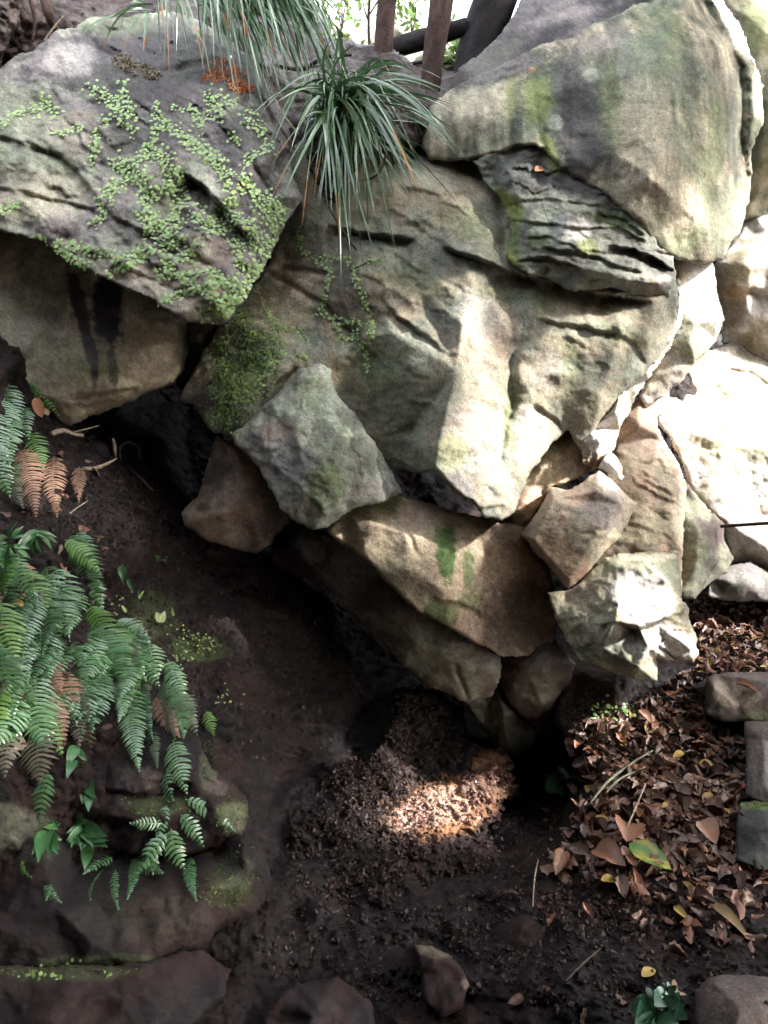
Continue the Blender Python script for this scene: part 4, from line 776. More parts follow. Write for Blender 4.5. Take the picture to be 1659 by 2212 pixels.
def shrub(label, px, py, d, R_, n, seed, mat):
    r = random.Random(seed); root = empty('shrub', W(px, py + 40, d)); tag(root, label, 'shrub', 'shrubs far up the slope')
    V, F = [], []
    for _ in range(n):
        c = W(px, py, d) + Vector((r.gauss(0, .5), r.gauss(0, .4), r.gauss(0, .45))) * R_
        a = Vector((r.gauss(0, 1), r.gauss(0, 1), r.gauss(0, 1))).normalized(); b = a.cross(Vector((r.gauss(0, 1), r.gauss(0, 1), r.gauss(0, 1)))).normalized()
        q = r.uniform(.03, .06); i = len(V); V += [c - a * q, c + b * q * .4, c + a * q, c - b * q * .4]; F.append((i, i + 1, i + 2, i + 3))
    link('foliage', mesh_from('foliage', V, F, mat, False), root)
    for k in range(3): link('stem', tube([W(px, py + 60, d), W(px + r.uniform(-10, 10), py, d), W(px + r.uniform(-25, 25), py - 40, d)], [.008, .006, .003], 'A', 5, .1), root)
M_shrub = leaf_mat('shrub_leaf', (.14, .24, .05), (.08, .15, .04), .4, .5, .3)
shrub('small bright shrub right of the second brown trunk', 985, 130, 6.0, .22, 160, 1, M_shrub)
shrub('leafy shrub hanging above the log between the two trunks', 890, 20, 6.8, .3, 160, 2, M_shrub)
shrub('leafy twigs over the pale far rock behind the strap grass', 740, 20, 6.6, .3, 90, 3, M_shrub)
lg = link('fallen_log', tube([W(770, 125, 5.6), W(850, 105, 5.55), W(930, 80, 5.5), W(1010, 55, 5.45)], [.06, .065, .07, .05], 'H', 14, .08))
tag(lg, 'dark fallen log lying level behind the two brown trunks', 'log')
lg2 = link('fallen_branch', tube([W(590, 140, 4.5), W(650, 150, 4.45), W(700, 125, 4.4), W(760, 118, 4.4)], [.01, .012, .011, .008], 'A', 8, .1))
tag(lg2, 'brown branch lying across the strap grass', 'branch')

# shaggy root mat in the top left corner
rb = Relief('root_mat', [(-260, -200, 4.6), (-260, 200, 4.2), (-40, 170, 4.25), (0, 140, 4.3), (20, 90, 4.35), (45, 40, 4.4), (60, -40, 4.5), (60, -200, 4.7)], [(-20, 60, 4.2)], sp=4, roll=(16, .1), thick=.4, jag=6, facet=(30, .05), rough=(.04, .05, .03), lump=.04, base='A', base2='S', mat=M_earth, seed=70, core=(-20, 40, 4.8), streak=.8)
tag(rb.obj, 'shaggy brown root mat in the top left corner beside the leafy boulder', 'roots')
rt = empty('tree_root', W(100, 60, 4.6)); tag(rt, 'reddish root arching down behind the leafy boulder at the top left', 'root')
link('root', tube([W(95, -30, 4.5), W(103, 20, 4.45), W(112, 50, 4.5), (W(125, 70, 4.6))], [.03, .028, .022, .02], 'A', 9, .1), rt)
link('rootlet', tube([W(60, -20, 4.5), W(75, 40, 4.5), W(70, 90, 4.5)], [.012, .01, .008], 'A', 7, .1), rt)
st = link('stick', tube([W(96, 88, 4.35), W(115, 62, 4.33), W(136, 36, 4.3)], [.006, .006, .004], 'Q', 6, .05)); tag(st, 'pale snapped stick propped above the leafy boulder, top left', 'stick')

# ------------------------------------------------------------------ leaves
M_strap = leaf_mat('strap_leaf', (.055, .12, .055), (.10, .18, .07), .2, .9, .12)
M_strapd = leaf_mat('dry_strap_leaf', (.42, .20, .07), (.30, .14, .05), .6, .3)
M_round = leaf_mat('round_leaf', (.27, .40, .13), (.13, .24, .06), .42, .6, .1)
M_roundy = leaf_mat('yellow_round_leaf', (.38, .38, .05), (.34, .30, .05), .4, .5, .1)
M_fern = leaf_mat('fern_leaf', (.065, .155, .07), (.13, .24, .10), .26, .9, .12)
M_fernl = leaf_mat('light_fern_leaf', (.12, .24, .05), (.09, .2, .05), .4, .5, .15)
M_fernb = leaf_mat('dead_fern_leaf', (.30, .18, .12), (.2, .12, .08), .6, .3, .1)
M_fernd = leaf_mat('dull_fern_leaf', (.05, .085, .045), (.11, .09, .06), .5, .4)
M_broad = leaf_mat('broad_leaf', (.06, .16, .045), (.045, .12, .05), .3, .6, .1)
M_heart = leaf_mat('pale_heart_leaf', (.35, .42, .18), (.28, .33, .12), .5, .4)

def bez(a, b, c, t): return a * (1 - t) ** 2 + b * 2 * t * (1 - t) + c * t * t

def ribbon(a, b, c, w, side, n=11, fold=.25):
    V, F = [], []
    wob = (rng.uniform(-.035, .035), rng.uniform(2, 6))
    for i in range(n + 1):
        t = i / n
        p = bez(a, b, c, t) + side * (wob[0] * math.sin(t * wob[1]) * t)
        tn = (bez(a, b, c, min(t + .02, 1)) - bez(a, b, c, max(t - .02, 0))).normalized()
        s = (side - tn * side.dot(tn)).normalized()
        nn = tn.cross(s)
        ww = w * (.55 + .45 * min(1, t * 4)) * (1 - t ** 3.5) * .5 + w * .03
        V += [p - s * ww, p + nn * ww * fold, p + s * ww]
        if i:
            k = 3 * i
            F += [(k - 3, k - 2, k + 1, k), (k - 2, k - 1, k + 2, k + 1)]
    return V, F

def strap_plant(label, blades, root):
    t = empty('strap_grass', root); tag(t, label, 'grass clump')
    for a, b, c, w, side, dry in blades:
        V, F = ribbon(a, b, c, w, side)
        me = mesh_from('leaf_blade', V, F, M_strapd if dry == 2 else M_strap)
        if dry == 1:
            me.materials.append(M_strapd)
            for p in me.polygons:
                if p.index >= len(F) - 4: p.material_index = 1
        link('leaf_blade', me, t)
    return t

r = random.Random(21)
bl = []
def side_v(): return Vector((r.uniform(-1, 1), r.uniform(-.9, .3), r.uniform(-.4, .4))).normalized() + Vector((.5 * r.choice((-1, 1)), 0, 0))
def add(bx, by, bd, tx, ty, td, lift, w=.019, dry=0, out=.45):
    a, c = W(bx, by, bd), W(tx, ty, td)
    cx = bx + (tx - bx) * out; cy = min(by, ty) - lift
    bl.append((a, W(cx, cy, (bd + td) / 2 - .08), c, w * r.uniform(.5, 1.0), side_v(), dry))
for tx, ty in ((192, 92), (222, 112), (268, 108), (298, 118), (240, 40), (262, 60)): add(r.uniform(310, 350), r.uniform(0, 40), 4.2, tx, ty, 4.1, r.uniform(10, 30), dry=1 if ty > 100 else 0, out=.75)
for i in range(62):
    bx = r.uniform(330, 560)
    add(bx, r.uniform(-90, -10), 4.25, bx + r.uniform(-15, 75), r.uniform(90, 165) if r.random() < .6 else r.uniform(50, 130), r.uniform(3.95, 4.15), r.uniform(10, 40), dry=r.choice((0, 0, 0, 0, 1)), out=.2)
for i in range(200):
    bx = r.uniform(400, 620)
    t = r.uniform(0, 1)
    add(bx, r.uniform(-90, 20), 4.4, bx + r.uniform(50, 190), r.uniform(40, 250), r.uniform(4.0, 4.3), r.uniform(5, 60), dry=int(r.random() < .06), out=.5)
strap_plant('long strap-leaved grass hanging over the top of the leafy boulder', bl[:298], W(520, 0, 4.4))
bl = []
B2 = (712, 262, 4.15)
for tx, ty, lf in ((508, 278, 110), (600, 352, 60), (612, 428, 40), (655, 490, 60), (640, 330, 90), (735, 542, 60), (762, 592, 60), (728, 600, 40), (785, 575, 80), (860, 592, 150), (862, 560, 130), (1012, 345, 190), (985, 320, 170), (905, 420, 120), (880, 400, 110), (952, 300, 170), (930, 325, 140), (790, 505, 70), (745, 480, 60), (715, 460, 40),
                   (720, 50, 20), (738, 60, 10), (700, 90, 20), (765, 105, 20), (748, 45, 5), (850, 455, 120), (838, 430, 100), (820, 480, 100), (698, 440, 30), (775, 440, 60), (900, 375, 140), (560, 230, 90)):
    up = ty < 200
    add(B2[0] + r.uniform(-20, 40), B2[1] + r.uniform(-30, 20), 4.15, tx, ty, 3.75 + r.uniform(-.1, .1) + (.25 if up else 0), lf if not up else 0, w=.021, dry=int(r.random() < .12), out=.35)
for i in range(200):
    dx = r.gauss(85, 150)
    if dx < -170 or dx > 300: dx = r.uniform(-60, 200)
    dy = r.uniform(-60, 200) + (130 if abs(dx) < 110 else 0) * r.random() ** 2
    if r.random() < .3: dy = r.uniform(-110, 20)
    add(B2[0] + r.uniform(-25, 70), B2[1] + r.uniform(-70, 40), 4.2, B2[0] + dx, B2[1] + dy, r.uniform(3.75, 4.2), r.uniform(30, 110), w=.018, dry=int(r.random() < .05), out=.4)
strap_plant('arching tuft of dark glossy strap leaves rooted in the cleft at the top centre', bl[:298], W(*B2))
# clod of soil and old roots the tuft grows from
cl = Relief('soil_clod', [(660, 250, 4.25), (720, 200, 4.3), (800, 180, 4.35), (880, 200, 4.4), (930, 260, 4.4), (900, 320, 4.35), (800, 340, 4.3), (760, 380, 4.25), (730, 440, 4.25), (700, 430, 4.2), (660, 340, 4.2)], [(720, 300, 4.1), (820, 260, 4.2)], sp=4, roll=(14, .06), thick=.3, jag=8, facet=(24, .04), rough=(.03, .05, .03), lump=.03, base='E', base2='B', mat=M_earth, seed=71, core=(780, 290, 4.6))
tag(cl.obj, 'dark clod of soil and roots under the arching tuft', 'soil clod')
for k, (pts, lab) in enumerate([(((700, 430, 4.0), (735, 490, 3.95), (770, 540, 3.95)), 'thin reddish rootlet dangling beneath the arching tuft, curving right'), (((845, 300, 4.0), (820, 370, 4.0), (790, 390, 4.05)), 'pale bent stem hanging among the right strap leaves of the tuft'), (((560, 200, 4.3), (590, 250, 4.2), (612, 285, 4.15), (640, 330, 4.15)), 'brown rootlet running down the cleft beside the leafy boulder'), ((570, 170, 4.3), (600, 240, 4.2), (640, 290, 4.15)) and (((575, 170, 4.3), (605, 235, 4.2), (645, 290, 4.15)), 'tan rootlet alongside the brown one in the cleft')]):
    tag(link('rootlet', tube([W(*p) for p in pts], [.006] * len(pts), 'A' if k != 3 else 'Q', 6, .1)), lab, 'rootlet')

# ------------------------------------------------------------------ leaf shapes shared by copies
def leaf_shape(name, mat, n=7, wfun=lambda t: math.sin(PI * t ** .8) ** .8, curl=.2, fold=.15, wave=0.0, serr=0.0, seed=0):
    rr = random.Random(seed)
    V, F = [], []
    for i in range(n + 1):
        t = i / n
        w = max(.02, wfun(t)) * .5 * (1 + (serr * (1 if i % 2 else -1)))
        z = -curl * t * t + rr.uniform(-wave, wave)
        V += [(-w, t, z + w * fold + rr.uniform(-wave, wave)), (0, t, z), (w, t, z + w * fold + rr.uniform(-wave, wave))]
        if i:
            k = 3 * i
            F += [(k - 3, k, k + 1, k - 2), (k - 2, k + 1, k + 2, k - 1)]
    return mesh_from(name, V, F, mat)
def place(o, root, pos, d, nrm, L, w):
    """lay a unit leaf with its base at pos, pointing along d, facing nrm"""
    y = d.normalized(); z = (nrm - y * nrm.dot(y))
    if z.length < 1e-4: z = Vector((0, -1, .1)) - y * Vector((0, -1, .1)).dot(y)
    z.normalize(); x = y.cross(z)
    M = Matrix((x * w, y * L, z * L)).transposed().to_4x4()
    M.translation = pos - (root if root is not None else Vector((0, 0, 0)))
    o.matrix_basis = M
    return o
def leafobj(name, me, parent, pos, d, nrm, L, w):
    o = bpy.data.objects.new(name, me); C.objects.link(o)
    if parent is not None: o.parent = parent
    return place(o, parent.location if parent is not None else None, pos, d, nrm, L, w)

# creeping chains of small round leaves
disc = []
for k, m in enumerate((M_round, M_round, M_roundy)):
    V = [(0, .5, .10)] + [(.5 * math.sin(2 * PI * i / 8), .5 - .5 * math.cos(2 * PI * i / 8), 0.03 * (i % 2) * k) for i in range(8)]
    disc.append(mesh_from('leaf', V, [(0, 1 + (i + 1) % 8, 1 + i) for i in range(8)], m))
def surf(px, py, among):
    for R_ in among:
        if R_.has(px, py): return R_.at(px, py)
    return None
def creeper(label, chains, among, total_cap=300, size=(.010, .0215), seed=0):
    """chains: (polyline, half width px, leaves per 100 px)"""
    rr = random.Random(seed)
    spots = []
    for poly, hw, dens in chains:
        for i in range(len(poly) - 1):
            a, b = poly[i], poly[i + 1]
            n = int(math.dist(a, b) * dens * 1.7 / 100 + rr.random())
            for _ in range(n):
                t = rr.random(); ang = rr.uniform(0, 2 * PI); q = hw * 1.8 * math.sqrt(rr.random()) * rr.choice((1, .7, .5))
                spots.append((a[0] + (b[0] - a[0]) * t + math.cos(ang) * q, a[1] + (b[1] - a[1]) * t + math.sin(ang) * q))
    keep, cell = [], {}
    for p in spots:
        k = (int(p[0] // 5), int(p[1] // 5))
        if cell.get(k, 0) >= 1: continue
        cell[k] = cell.get(k, 0) + 1
        s = surf(p[0], p[1], among)
        if s: keep.append((s, rr.uniform(*size)))
    keep.sort(key=lambda e: -e[1] / e[0][0].y)
    root = empty('creeper', keep[0][0][0]); tag(root, label, 'creeper', 'creepers on the rocks')
    SV, SF = [], []
    for i, ((p, nr), sz) in enumerate(keep):
        nr = (nr + Vector((rr.uniform(-.4, .4), -1.2, rr.uniform(-.1, .9)))).normalized()
        d = Vector((rr.uniform(-.7, .7), 0, -1)); d = (d - nr * d.dot(nr)).normalized()
        pos = p + nr * rr.uniform(.004, .02) - d * sz * .5
        me = disc[2] if rr.random() < .03 else disc[i % 2]
        if i < total_cap: leafobj('leaf', me, root, pos, d, nr, sz, sz * rr.uniform(.85, 1.1))
        else:
            y = d; z = nr; x = y.cross(z); b = len(SV)
            for v in me.vertices: SV.append(pos + x * v.co.x * sz + y * v.co.y * sz + z * v.co.z * sz)
            SF += [tuple(b + j for j in pl.vertices) for pl in me.polygons]
    if SV: tag(link('leaves', mesh_from('leaves', SV, SF, M_round), root), kind='stuff')
    # the threads they grow along
    for poly, hw, dens in chains:
        for off in ((0,) if hw < 12 else (-.5, .4)):
            pts = []
            for x, y in poly:
                s = surf(x + off * hw, y + off * hw * .5, among)
                if s: pts.append(s[0] + s[1] * .003)
            if len(pts) > 1: link('stem', tube(pts, [.0018] * len(pts), 'A', 5, .1, sub=4), root)
    return root
creeper('dense green creeper of round leaves spread over the upper left boulder', [
    ([(98, 205), (102, 235), (125, 240), (115, 250)], 9, 45), ([(-5, 275), (40, 250), (80, 240), (115, 235)], 11, 40), ([(108, 292), (150, 288), (180, 275)], 6, 26),
    ([(198, 192), (225, 210), (245, 232), (275, 240), (290, 245)], 13, 55), ([(265, 185), (275, 215), (285, 245), (283, 295)], 9, 50), ([(262, 200), (250, 230), (262, 275)], 6, 30),
    ([(342, 220), (338, 255), (332, 300)], 8, 40), ([(345, 270), (385, 285), (410, 310), (440, 325), (470, 350), (490, 375)], 11, 70), ([(380, 235), (420, 240), (440, 290)], 9, 35),
    ([(465, 205), (455, 235), (480, 250)], 15, 80), ([(490, 215), (505, 225)], 8, 40), ([(530, 250), (560, 280), (570, 300)], 12, 45), ([(500, 290), (515, 310)], 10, 60), ([(590, 320), (545, 340), (530, 355)], 10, 55),
    ([(235, 258), (215, 275), (205, 310), (198, 365)], 9, 38), ([(325, 318), (345, 340), (372, 365), (385, 400), (392, 440), (375, 490), (330, 490), (312, 455)], 15, 85), ([(240, 350), (280, 365), (320, 340)], 14, 85), ([(225, 440), (245, 405), (290, 385), (320, 400)], 13, 65), ([(300, 370), (310, 410), (320, 450)], 11, 60),
    ([(370, 400), (335, 430)], 9, 50), ([(320, 500), (360, 510), (390, 520)], 16, 110), ([(440, 330), (470, 360), (490, 400), (505, 440)], 8, 50), ([(515, 375), (535, 410), (565, 430), (590, 455)], 13, 80), ([(560, 430), (600, 470), (605, 500), (585, 540), (560, 590), (520, 640), (500, 680)], 20, 105),
    ([(425, 455), (440, 490), (480, 495), (520, 480), (555, 495)], 14, 75), ([(480, 440), (500, 470), (530, 500), (550, 540)], 14, 80), ([(500, 510), (520, 545), (515, 590)], 12, 50),
    ([(-5, 452), (20, 455), (38, 442)], 7, 45), ([(70, 515), (100, 520)], 6, 45), ([(118, 532), (150, 560), (195, 590)], 13, 105), ([(150, 530), (200, 545), (250, 560), (300, 545), (340, 540), (400, 515)], 9, 50), ([(190, 495), (225, 470), (220, 430)], 7, 35),
    ([(210, 600), (235, 605)], 9, 80), ([(250, 590), (300, 565), (330, 545)], 8, 40), ([(345, 575), (400, 560), (430, 530)], 10, 60), ([(340, 590), (400, 600), (440, 590), (480, 600), (520, 640)], 10, 60), ([(340, 665), (370, 645), (400, 635), (470, 615)], 8, 60), ([(445, 680), (480, 670), (520, 660)], 12, 80), ([(400, 610), (450, 640), (500, 650)], 8, 40)], [RA], seed=1)
creeper('dense mat of tiny round leaves on the corner below the leafy boulder', [
    ([(500, 700), (540, 720), (560, 760), (560, 810), (545, 850)], 30, 160), ([(478, 740), (480, 800), (480, 870), (475, 925)], 20, 130), ([(520, 780), (515, 850), (500, 910)], 28, 150), ([(590, 700), (600, 740), (590, 800)], 14, 60), ([(500, 690), (530, 680)], 18, 120)], [RE, RD, RA], size=(.008, .018), seed=2)
creeper('thin chains of round leaves wandering across the central boulder', [
    ([(650, 500), (645, 540), (680, 565), (715, 590)], 5, 38), ([(715, 590), (705, 640), (690, 680), (740, 695), (780, 700)], 6, 42), ([(750, 555), (760, 590), (785, 640), (800, 690), (805, 740)], 6, 40), ([(760, 585), (800, 565), (825, 562)], 4, 35), ([(600, 712), (640, 710), (665, 740)], 6, 35), ([(720, 690), (730, 730), (770, 735)], 7, 50), ([(770, 720), (790, 760), (790, 810)], 6, 35), ([(560, 640), (575, 680), (620, 720)], 6, 30), ([(690, 560), (740, 560)], 5, 30), ([(640, 770), (665, 780)], 6, 50), ([(455, 640), (480, 650)], 5, 30)], [RD], size=(.008, .018), seed=3)
creeper('small patch of green round leaves on the earth left of the leaf litter', [([(1300, 1530), (1305, 1560), (1290, 1590)], 20, 130), ([(1345, 1535), (1365, 1545)], 10, 80), ([(1275, 1600), (1330, 1600)], 12, 30)], [bank], size=(.014, .022), seed=4)
creeper('straggling bright specks of tiny leaves on the earth right of the ferns', [([(390, 1370), (430, 1390), (465, 1400)], 18, 40), ([(380, 1400), (400, 1430)], 16, 30), ([(240, 1320), (270, 1290)], 14, 14), ([(60, 2105), (180, 2090), (230, 2100)], 14, 26), ([(20, 1800), (10, 1820)], 12, 60), ([(470, 1540), (500, 1500)], 16, 20)], [S3, S2, bank], size=(.007, .014), seed=5)

# ------------------------------------------------------------------ ferns
def frond_mesh(B, T, nrm, w, bulge, mat, seed, pairs=None):
    rr = random.Random(seed)
    L = (T - B).length
    sidew = (T - B).normalized().cross(nrm).normalized()
    mid = (B + T) / 2 + nrm * bulge * L + sidew * rr.uniform(-.12, .12) * L
    V, F = [], []
    n = pairs or max(9, int(L / .0175))
    def quadstrip(P, wd, nn):
        b = len(V)
        for i, p in enumerate(P):
            tn = (P[min(i + 1, len(P) - 1)] - P[max(i - 1, 0)]).normalized()
            s = tn.cross(nn).normalized()
            V.extend([p - s * wd[i], p + nn * wd[i] * .25, p + s * wd[i]])
            if i: 
                k = b + 3 * i
                F.extend([(k - 3, k - 2, k + 1, k), (k - 2, k - 1, k + 2, k + 1)])
    rach = [bez(B, mid, T, i / 12) for i in range(13)]
    quadstrip(rach, [.0022 * (1 - .7 * i / 12) for i in range(13)], nrm)
    for i in range(n):
        t = .08 + .9 * i / (n - 1)
        p = bez(B, mid, T, t)
        tn = (bez(B, mid, T, min(1, t + .02)) - bez(B, mid, T, t - .02)).normalized()
        nn = (nrm - tn * nrm.dot(tn)).normalized()
        s = tn.cross(nn)
        prof = 1.12 * (min(1, .45 + t * 2.2) * (1 - max(0, (t - .35) / .65) ** 1.4)) * w * .5
        if prof < .004: prof = .004
        for sg in (-1, 1):
            ln = prof * rr.uniform(.88, 1.1)
            if rr.random() < .03: continue
            dr = (s * sg + tn * rr.uniform(.22, .42) + nn * rr.uniform(-.1, .2)).normalized()
            dp = -nn * ln * rr.uniform(.1, .32) + tn * ln * .22
            wd = min(.009, L / n * .35) * rr.uniform(.85, 1.1)
            pts = [p + nn * .001, p + dr * ln * .35, p + dr * ln * .72 + dp * .45, p + dr * ln + dp]
            quadstrip(pts, [wd * .9, wd, wd * .8, wd * .12], (nn + s * sg * .2).normalized())
    return mesh_from('frond', V, F, mat)

def fern(label, fronds, group='ferns on the left bank'):
    """fronds: (bx,by,tx,ty,width px,kind[,base depth, tip depth])"""
    b0 = fronds[0]
    d0 = float(bankd(b0[0], b0[1]))
    root = empty('fern', W(b0[0], b0[1], d0)); tag(root, label, 'fern', group)
    for k, f in enumerate(fronds):
        bx, by, tx, ty, wp, kd = f[:6]
        db = bankd(bx, by) - .02; dt = min(bankd(tx, ty) - .06, db + .02)
        if len(f) > 6: db, dt = f[6], f[7]
        B, T = W(bx, by, db), W(tx, ty, dt)
        nrm = Vector((rng.uniform(-.35, .35), -1, rng.uniform(.35, .9))).normalized()
        m = {'g': M_fern, 'l': M_fernl, 'b': M_fernb, 'd': M_fernd}[kd]
        o = link('frond', frond_mesh(B, T, nrm, wp / FOC * dt, rng.uniform(.12, .25), m, int(bx * 7 + by)), root)
        if kd == 'b': o['label'] = 'dead brown frond'
    return root
def bankd(px, py):
    s = surf(min(max(px, -150), 1800), py, [S1, S2, S3, bank])
    return s[0].y
fern('fern with two dead brown fronds hanging in the cave mouth at the upper left', [(42, 970, 78, 1120, 70, 'b'), (118, 985, 123, 1120, 58, 'b'), (172, 1008, 170, 1086, 32, 'b'), (30, 990, 52, 1098, 60, 'd'), (66, 932, 94, 1020, 52, 'l')])
fern('dark green fern hugging the left edge just below the streaked tan boulder', [(20, 830, 40, 930, 70, 'g'), (10, 860, 30, 985, 75, 'g'), (-30, 880, 10, 1010, 80, 'g'), (30, 900, 20, 1010, 60, 'g'), (50, 880, 62, 950, 46, 'g'), (-20, 950, 22, 1075, 70, 'g')])
fern('single bright fern frond arching over the corner of the streaked tan boulder', [(64, 822, 128, 900, 30, 'l')])
fern('fern arching right along the top of the large fern bank', [(150, 1150, 222, 1318, 72, 'g'), (165, 1148, 190, 1240, 60, 'g'), (120, 1225, 160, 1335, 80, 'g'), (140, 1165, 218, 1240, 44, 'l'), (190, 1240, 222, 1322, 50, 'g')])
fern('broad fern in the middle of the bank, its fronds side by side', [(78, 1246, 128, 1392, 98, 'g'), (130, 1262, 150, 1378, 86, 'g'), (100, 1225, 112, 1300, 70, 'g'), (60, 1230, 100, 1330, 60, 'l'), (100, 1240, 60, 1330, 60, 'd')])
fern('fern at the left edge with pale tips, above the widest frond', [(0, 1222, 40, 1330, 74, 'g'), (2, 1296, 40, 1440, 88, 'l'), (-40, 1250, 0, 1380, 80, 'g'), (-20, 1390, 20, 1500, 70, 'g'), (20, 1200, 10, 1290, 60, 'l')])
fern('fern drooping at the centre of the bank below the side by side fronds', [(88, 1350, 116, 1482, 90, 'g'), (70, 1370, 60, 1470, 60, 'g'), (130, 1380, 150, 1480, 60, 'd'), (110, 1400, 135, 1500, 50, 'b'), (40, 1370, 60, 1450, 60, 'g')])
fern('spreading fern at the right shoulder of the bank', [(188, 1355, 262, 1472, 108, 'g'), (282, 1342, 312, 1448, 82, 'g'), (240, 1345, 262, 1466, 70, 'l'), (250, 1340, 330, 1395, 52, 'g'), (200, 1360, 215, 1450, 70, 'g'), (270, 1380, 285, 1470, 60, 'd'), (210, 1350, 170, 1440, 60, 'g')])
fern('fern carrying the widest and brightest frond at the left', [(80, 1455, 96, 1630, 100, 'g'), (6, 1428, 18, 1628, 56, 'l'), (75, 1560, 85, 1696, 88, 'd'), (104, 1668, 87, 1780, 48, 'g'), (110, 1500, 140, 1610, 44, 'b'), (40, 1500, 30, 1600, 60, 'g'), (60, 1440, 20, 1540, 60, 'g'), (40, 1560, 10, 1680, 60, 'd')])
fern('small fern with two short fronds hanging over the grey rock', [(178, 1446, 146, 1545, 46, 'g'), (200, 1444, 209, 1560, 46, 'g'), (160, 1470, 165, 1570, 36, 'g'), (190, 1560, 180, 1660, 36, 'd'), (160, 1540, 170, 1620, 36, 'd')])
fern('fern with one long hanging frond right of the grey rock', [(284, 1470, 301, 1670, 68, 'g'), (250, 1470, 270, 1570, 52, 'd'), (262, 1450, 255, 1560, 50, 'g'), (305, 1470, 330, 1600, 40, 'g'), (335, 1505, 389, 1594, 50, 'b'), (320, 1560, 340, 1660, 32, 'd')])
fern('fern on the far right of the bank with narrow drooping fronds', [(362, 1424, 403, 1534, 48, 'g'), (345, 1430, 400, 1480, 40, 'g'), (374, 1598, 404, 1716, 58, 'g'), (350, 1500, 380, 1600, 40, 'd'), (392, 1500, 420, 1570, 34, 'g'), (360, 1660, 375, 1730, 32, 'g'), (446, 1536, 462, 1588, 32, 'l')])
fern('small fern spilling over the shoulder of the mossy rock', [(350, 1778, 280, 1778, 28, 'g'), (400, 1726, 508, 1796, 34, 'g'), (360, 1800, 295, 1890, 42, 'g'), (300, 1856, 352, 1886, 38, 'g'), (290, 1850, 274, 1944, 30, 'g'), (250, 1880, 256, 1965, 20, 'g'), (412, 1850, 425, 1948, 32, 'g'), (245, 1852, 180, 1888, 30, 'g'), (223, 1878, 196, 1945, 18, 'g'), (370, 1790, 400, 1880, 44, 'g'), (340, 1800, 330, 1890, 44, 'g'), (390, 1760, 440, 1830, 36, 'g'), (360, 1740, 340, 1820, 34, 'g')])
fern('tiny pale fern sprig alone on the dull green rock', [(48, 1856, 68, 1896, 14, 'l')])
fern('tiny bluish fern below the glossy broad leaves', [(95, 1914, 132, 1950, 22, 'g'), (110, 1910, 100, 1945, 16, 'g')])

rf = random.Random(404)
for k, (cx_, cy_, lab) in enumerate([(20, 1215, 'fern half hidden behind the bright leafy plant at the left edge'), (70, 1320, 'fern filling the bank between the left edge and the side by side fronds'), (175, 1330, 'fern in the second row of the bank behind the arching one'), (150, 1420, 'fern in the heart of the bank with crossing fronds'),
    (30, 1450, 'fern low at the left edge behind the widest frond'), (235, 1420, 'fern behind the spreading one at the right shoulder'), (140, 1500, 'dull fern in the shade above the grey rock'), (310, 1440, 'fern above the one with the long hanging frond'), (60, 1560, 'fern behind the widest frond, reaching lowest at the left'), (345, 1520, 'sparse fern mixed with brown fronds at the right end of the bank'), (215, 1500, 'fern between the two short fronds and the long hanging one')]):
    fr = []
    for j in range(4):
        a = rf.uniform(-.9, .9); L_ = rf.uniform(80, 150)
        bx = cx_ + rf.uniform(-25, 25); by = cy_ - 40 + rf.uniform(-15, 15)
        fr.append((bx, by, bx + L_ * math.sin(a) * .8, by + L_ * (.55 + .45 * math.cos(a)), rf.uniform(44, 74), rf.choice('ggggggggldd' if k != 6 else 'gddb')))
    fern(lab, fr)

# ------------------------------------------------------------------ broad leaved plants
lf_broad = leaf_shape('leaf', M_broad, 8, lambda t: math.sin(PI * t ** .75) ** .9, .28, .18, .012, seed=1)
lf_heart = leaf_shape('leaf', M_heart, 8, lambda t: (max(0, math.sin(PI * min(1, t * .92 + .08))) ** .5) * (1 - t * .55), .1, .2, .01, seed=2)
lf_dim = leaf_shape('leaf', leaf_mat('dim_broad_leaf', (.035, .10, .05), (.02, .06, .03), .25, .6), 10, lambda t: math.sin(PI * min(1, t * .97 + .02)) ** .62, .3, .12, .012, seed=12)
def broad_plant(name, cat, label, spots, mesh, wl=.42, dd=0, group=None):
    x0, y0 = spots[0][:2]
    root = empty(name, W(x0, y0, bankd(x0, y0))); tag(root, label, cat, group)
    for bx, by, tx, ty in spots:
        db, dt = bankd(bx, by) - .06 + dd, bankd(tx, ty) - .1 + dd
        dt = min(dt, db + .03)
        B, T = W(bx, by, db), W(tx, ty, dt)
        leafobj('leaf', mesh, root, B, T - B, Vector((rng.uniform(-.5, .5), -1, rng.uniform(.3, 1))), (T - B).length * 1.05, (T - B).length * wl * rng.uniform(.65, .9))
    pts = [W(x0, y0, bankd(x0, y0) + .01), W((x0 + spots[-1][0]) / 2, (y0 + spots[-1][1]) / 2, bankd(x0, y0) - .05), W(spots[-1][0], spots[-1][1], bankd(x0, y0) - .06)]
    link('stem', tube(pts, [.004, .003, .002], 'O', 6, .05), root)
    return root
def star(cx, cy, R_, n, a0=0, a1=2 * PI, j=.3, rs=random.Random(9)):
    return [(cx + rs.uniform(-6, 6), cy + rs.uniform(-5, 5), cx + R_ * rs.uniform(.8, 1.15) * math.cos(a0 + (a1 - a0) * (i + rs.uniform(-j, j)) / n), cy + R_ * rs.uniform(.8, 1.15) * math.sin(a0 + (a1 - a0) * (i + rs.uniform(-j, j)) / n)) for i in range(n)]
broad_plant('leafy_plant', 'plant', 'bright leafy plant with pointed leaves above the ferns at the left edge', star(80, 1150, 52, 7, .1, 3.0) + star(75, 1160, 34, 5, -.6, 3.4) + star(20, 1175, 50, 8, .2, 3.2) + star(25, 1160, 30, 5, -2.6, .5), lf_broad, .34, group='leafy plants')
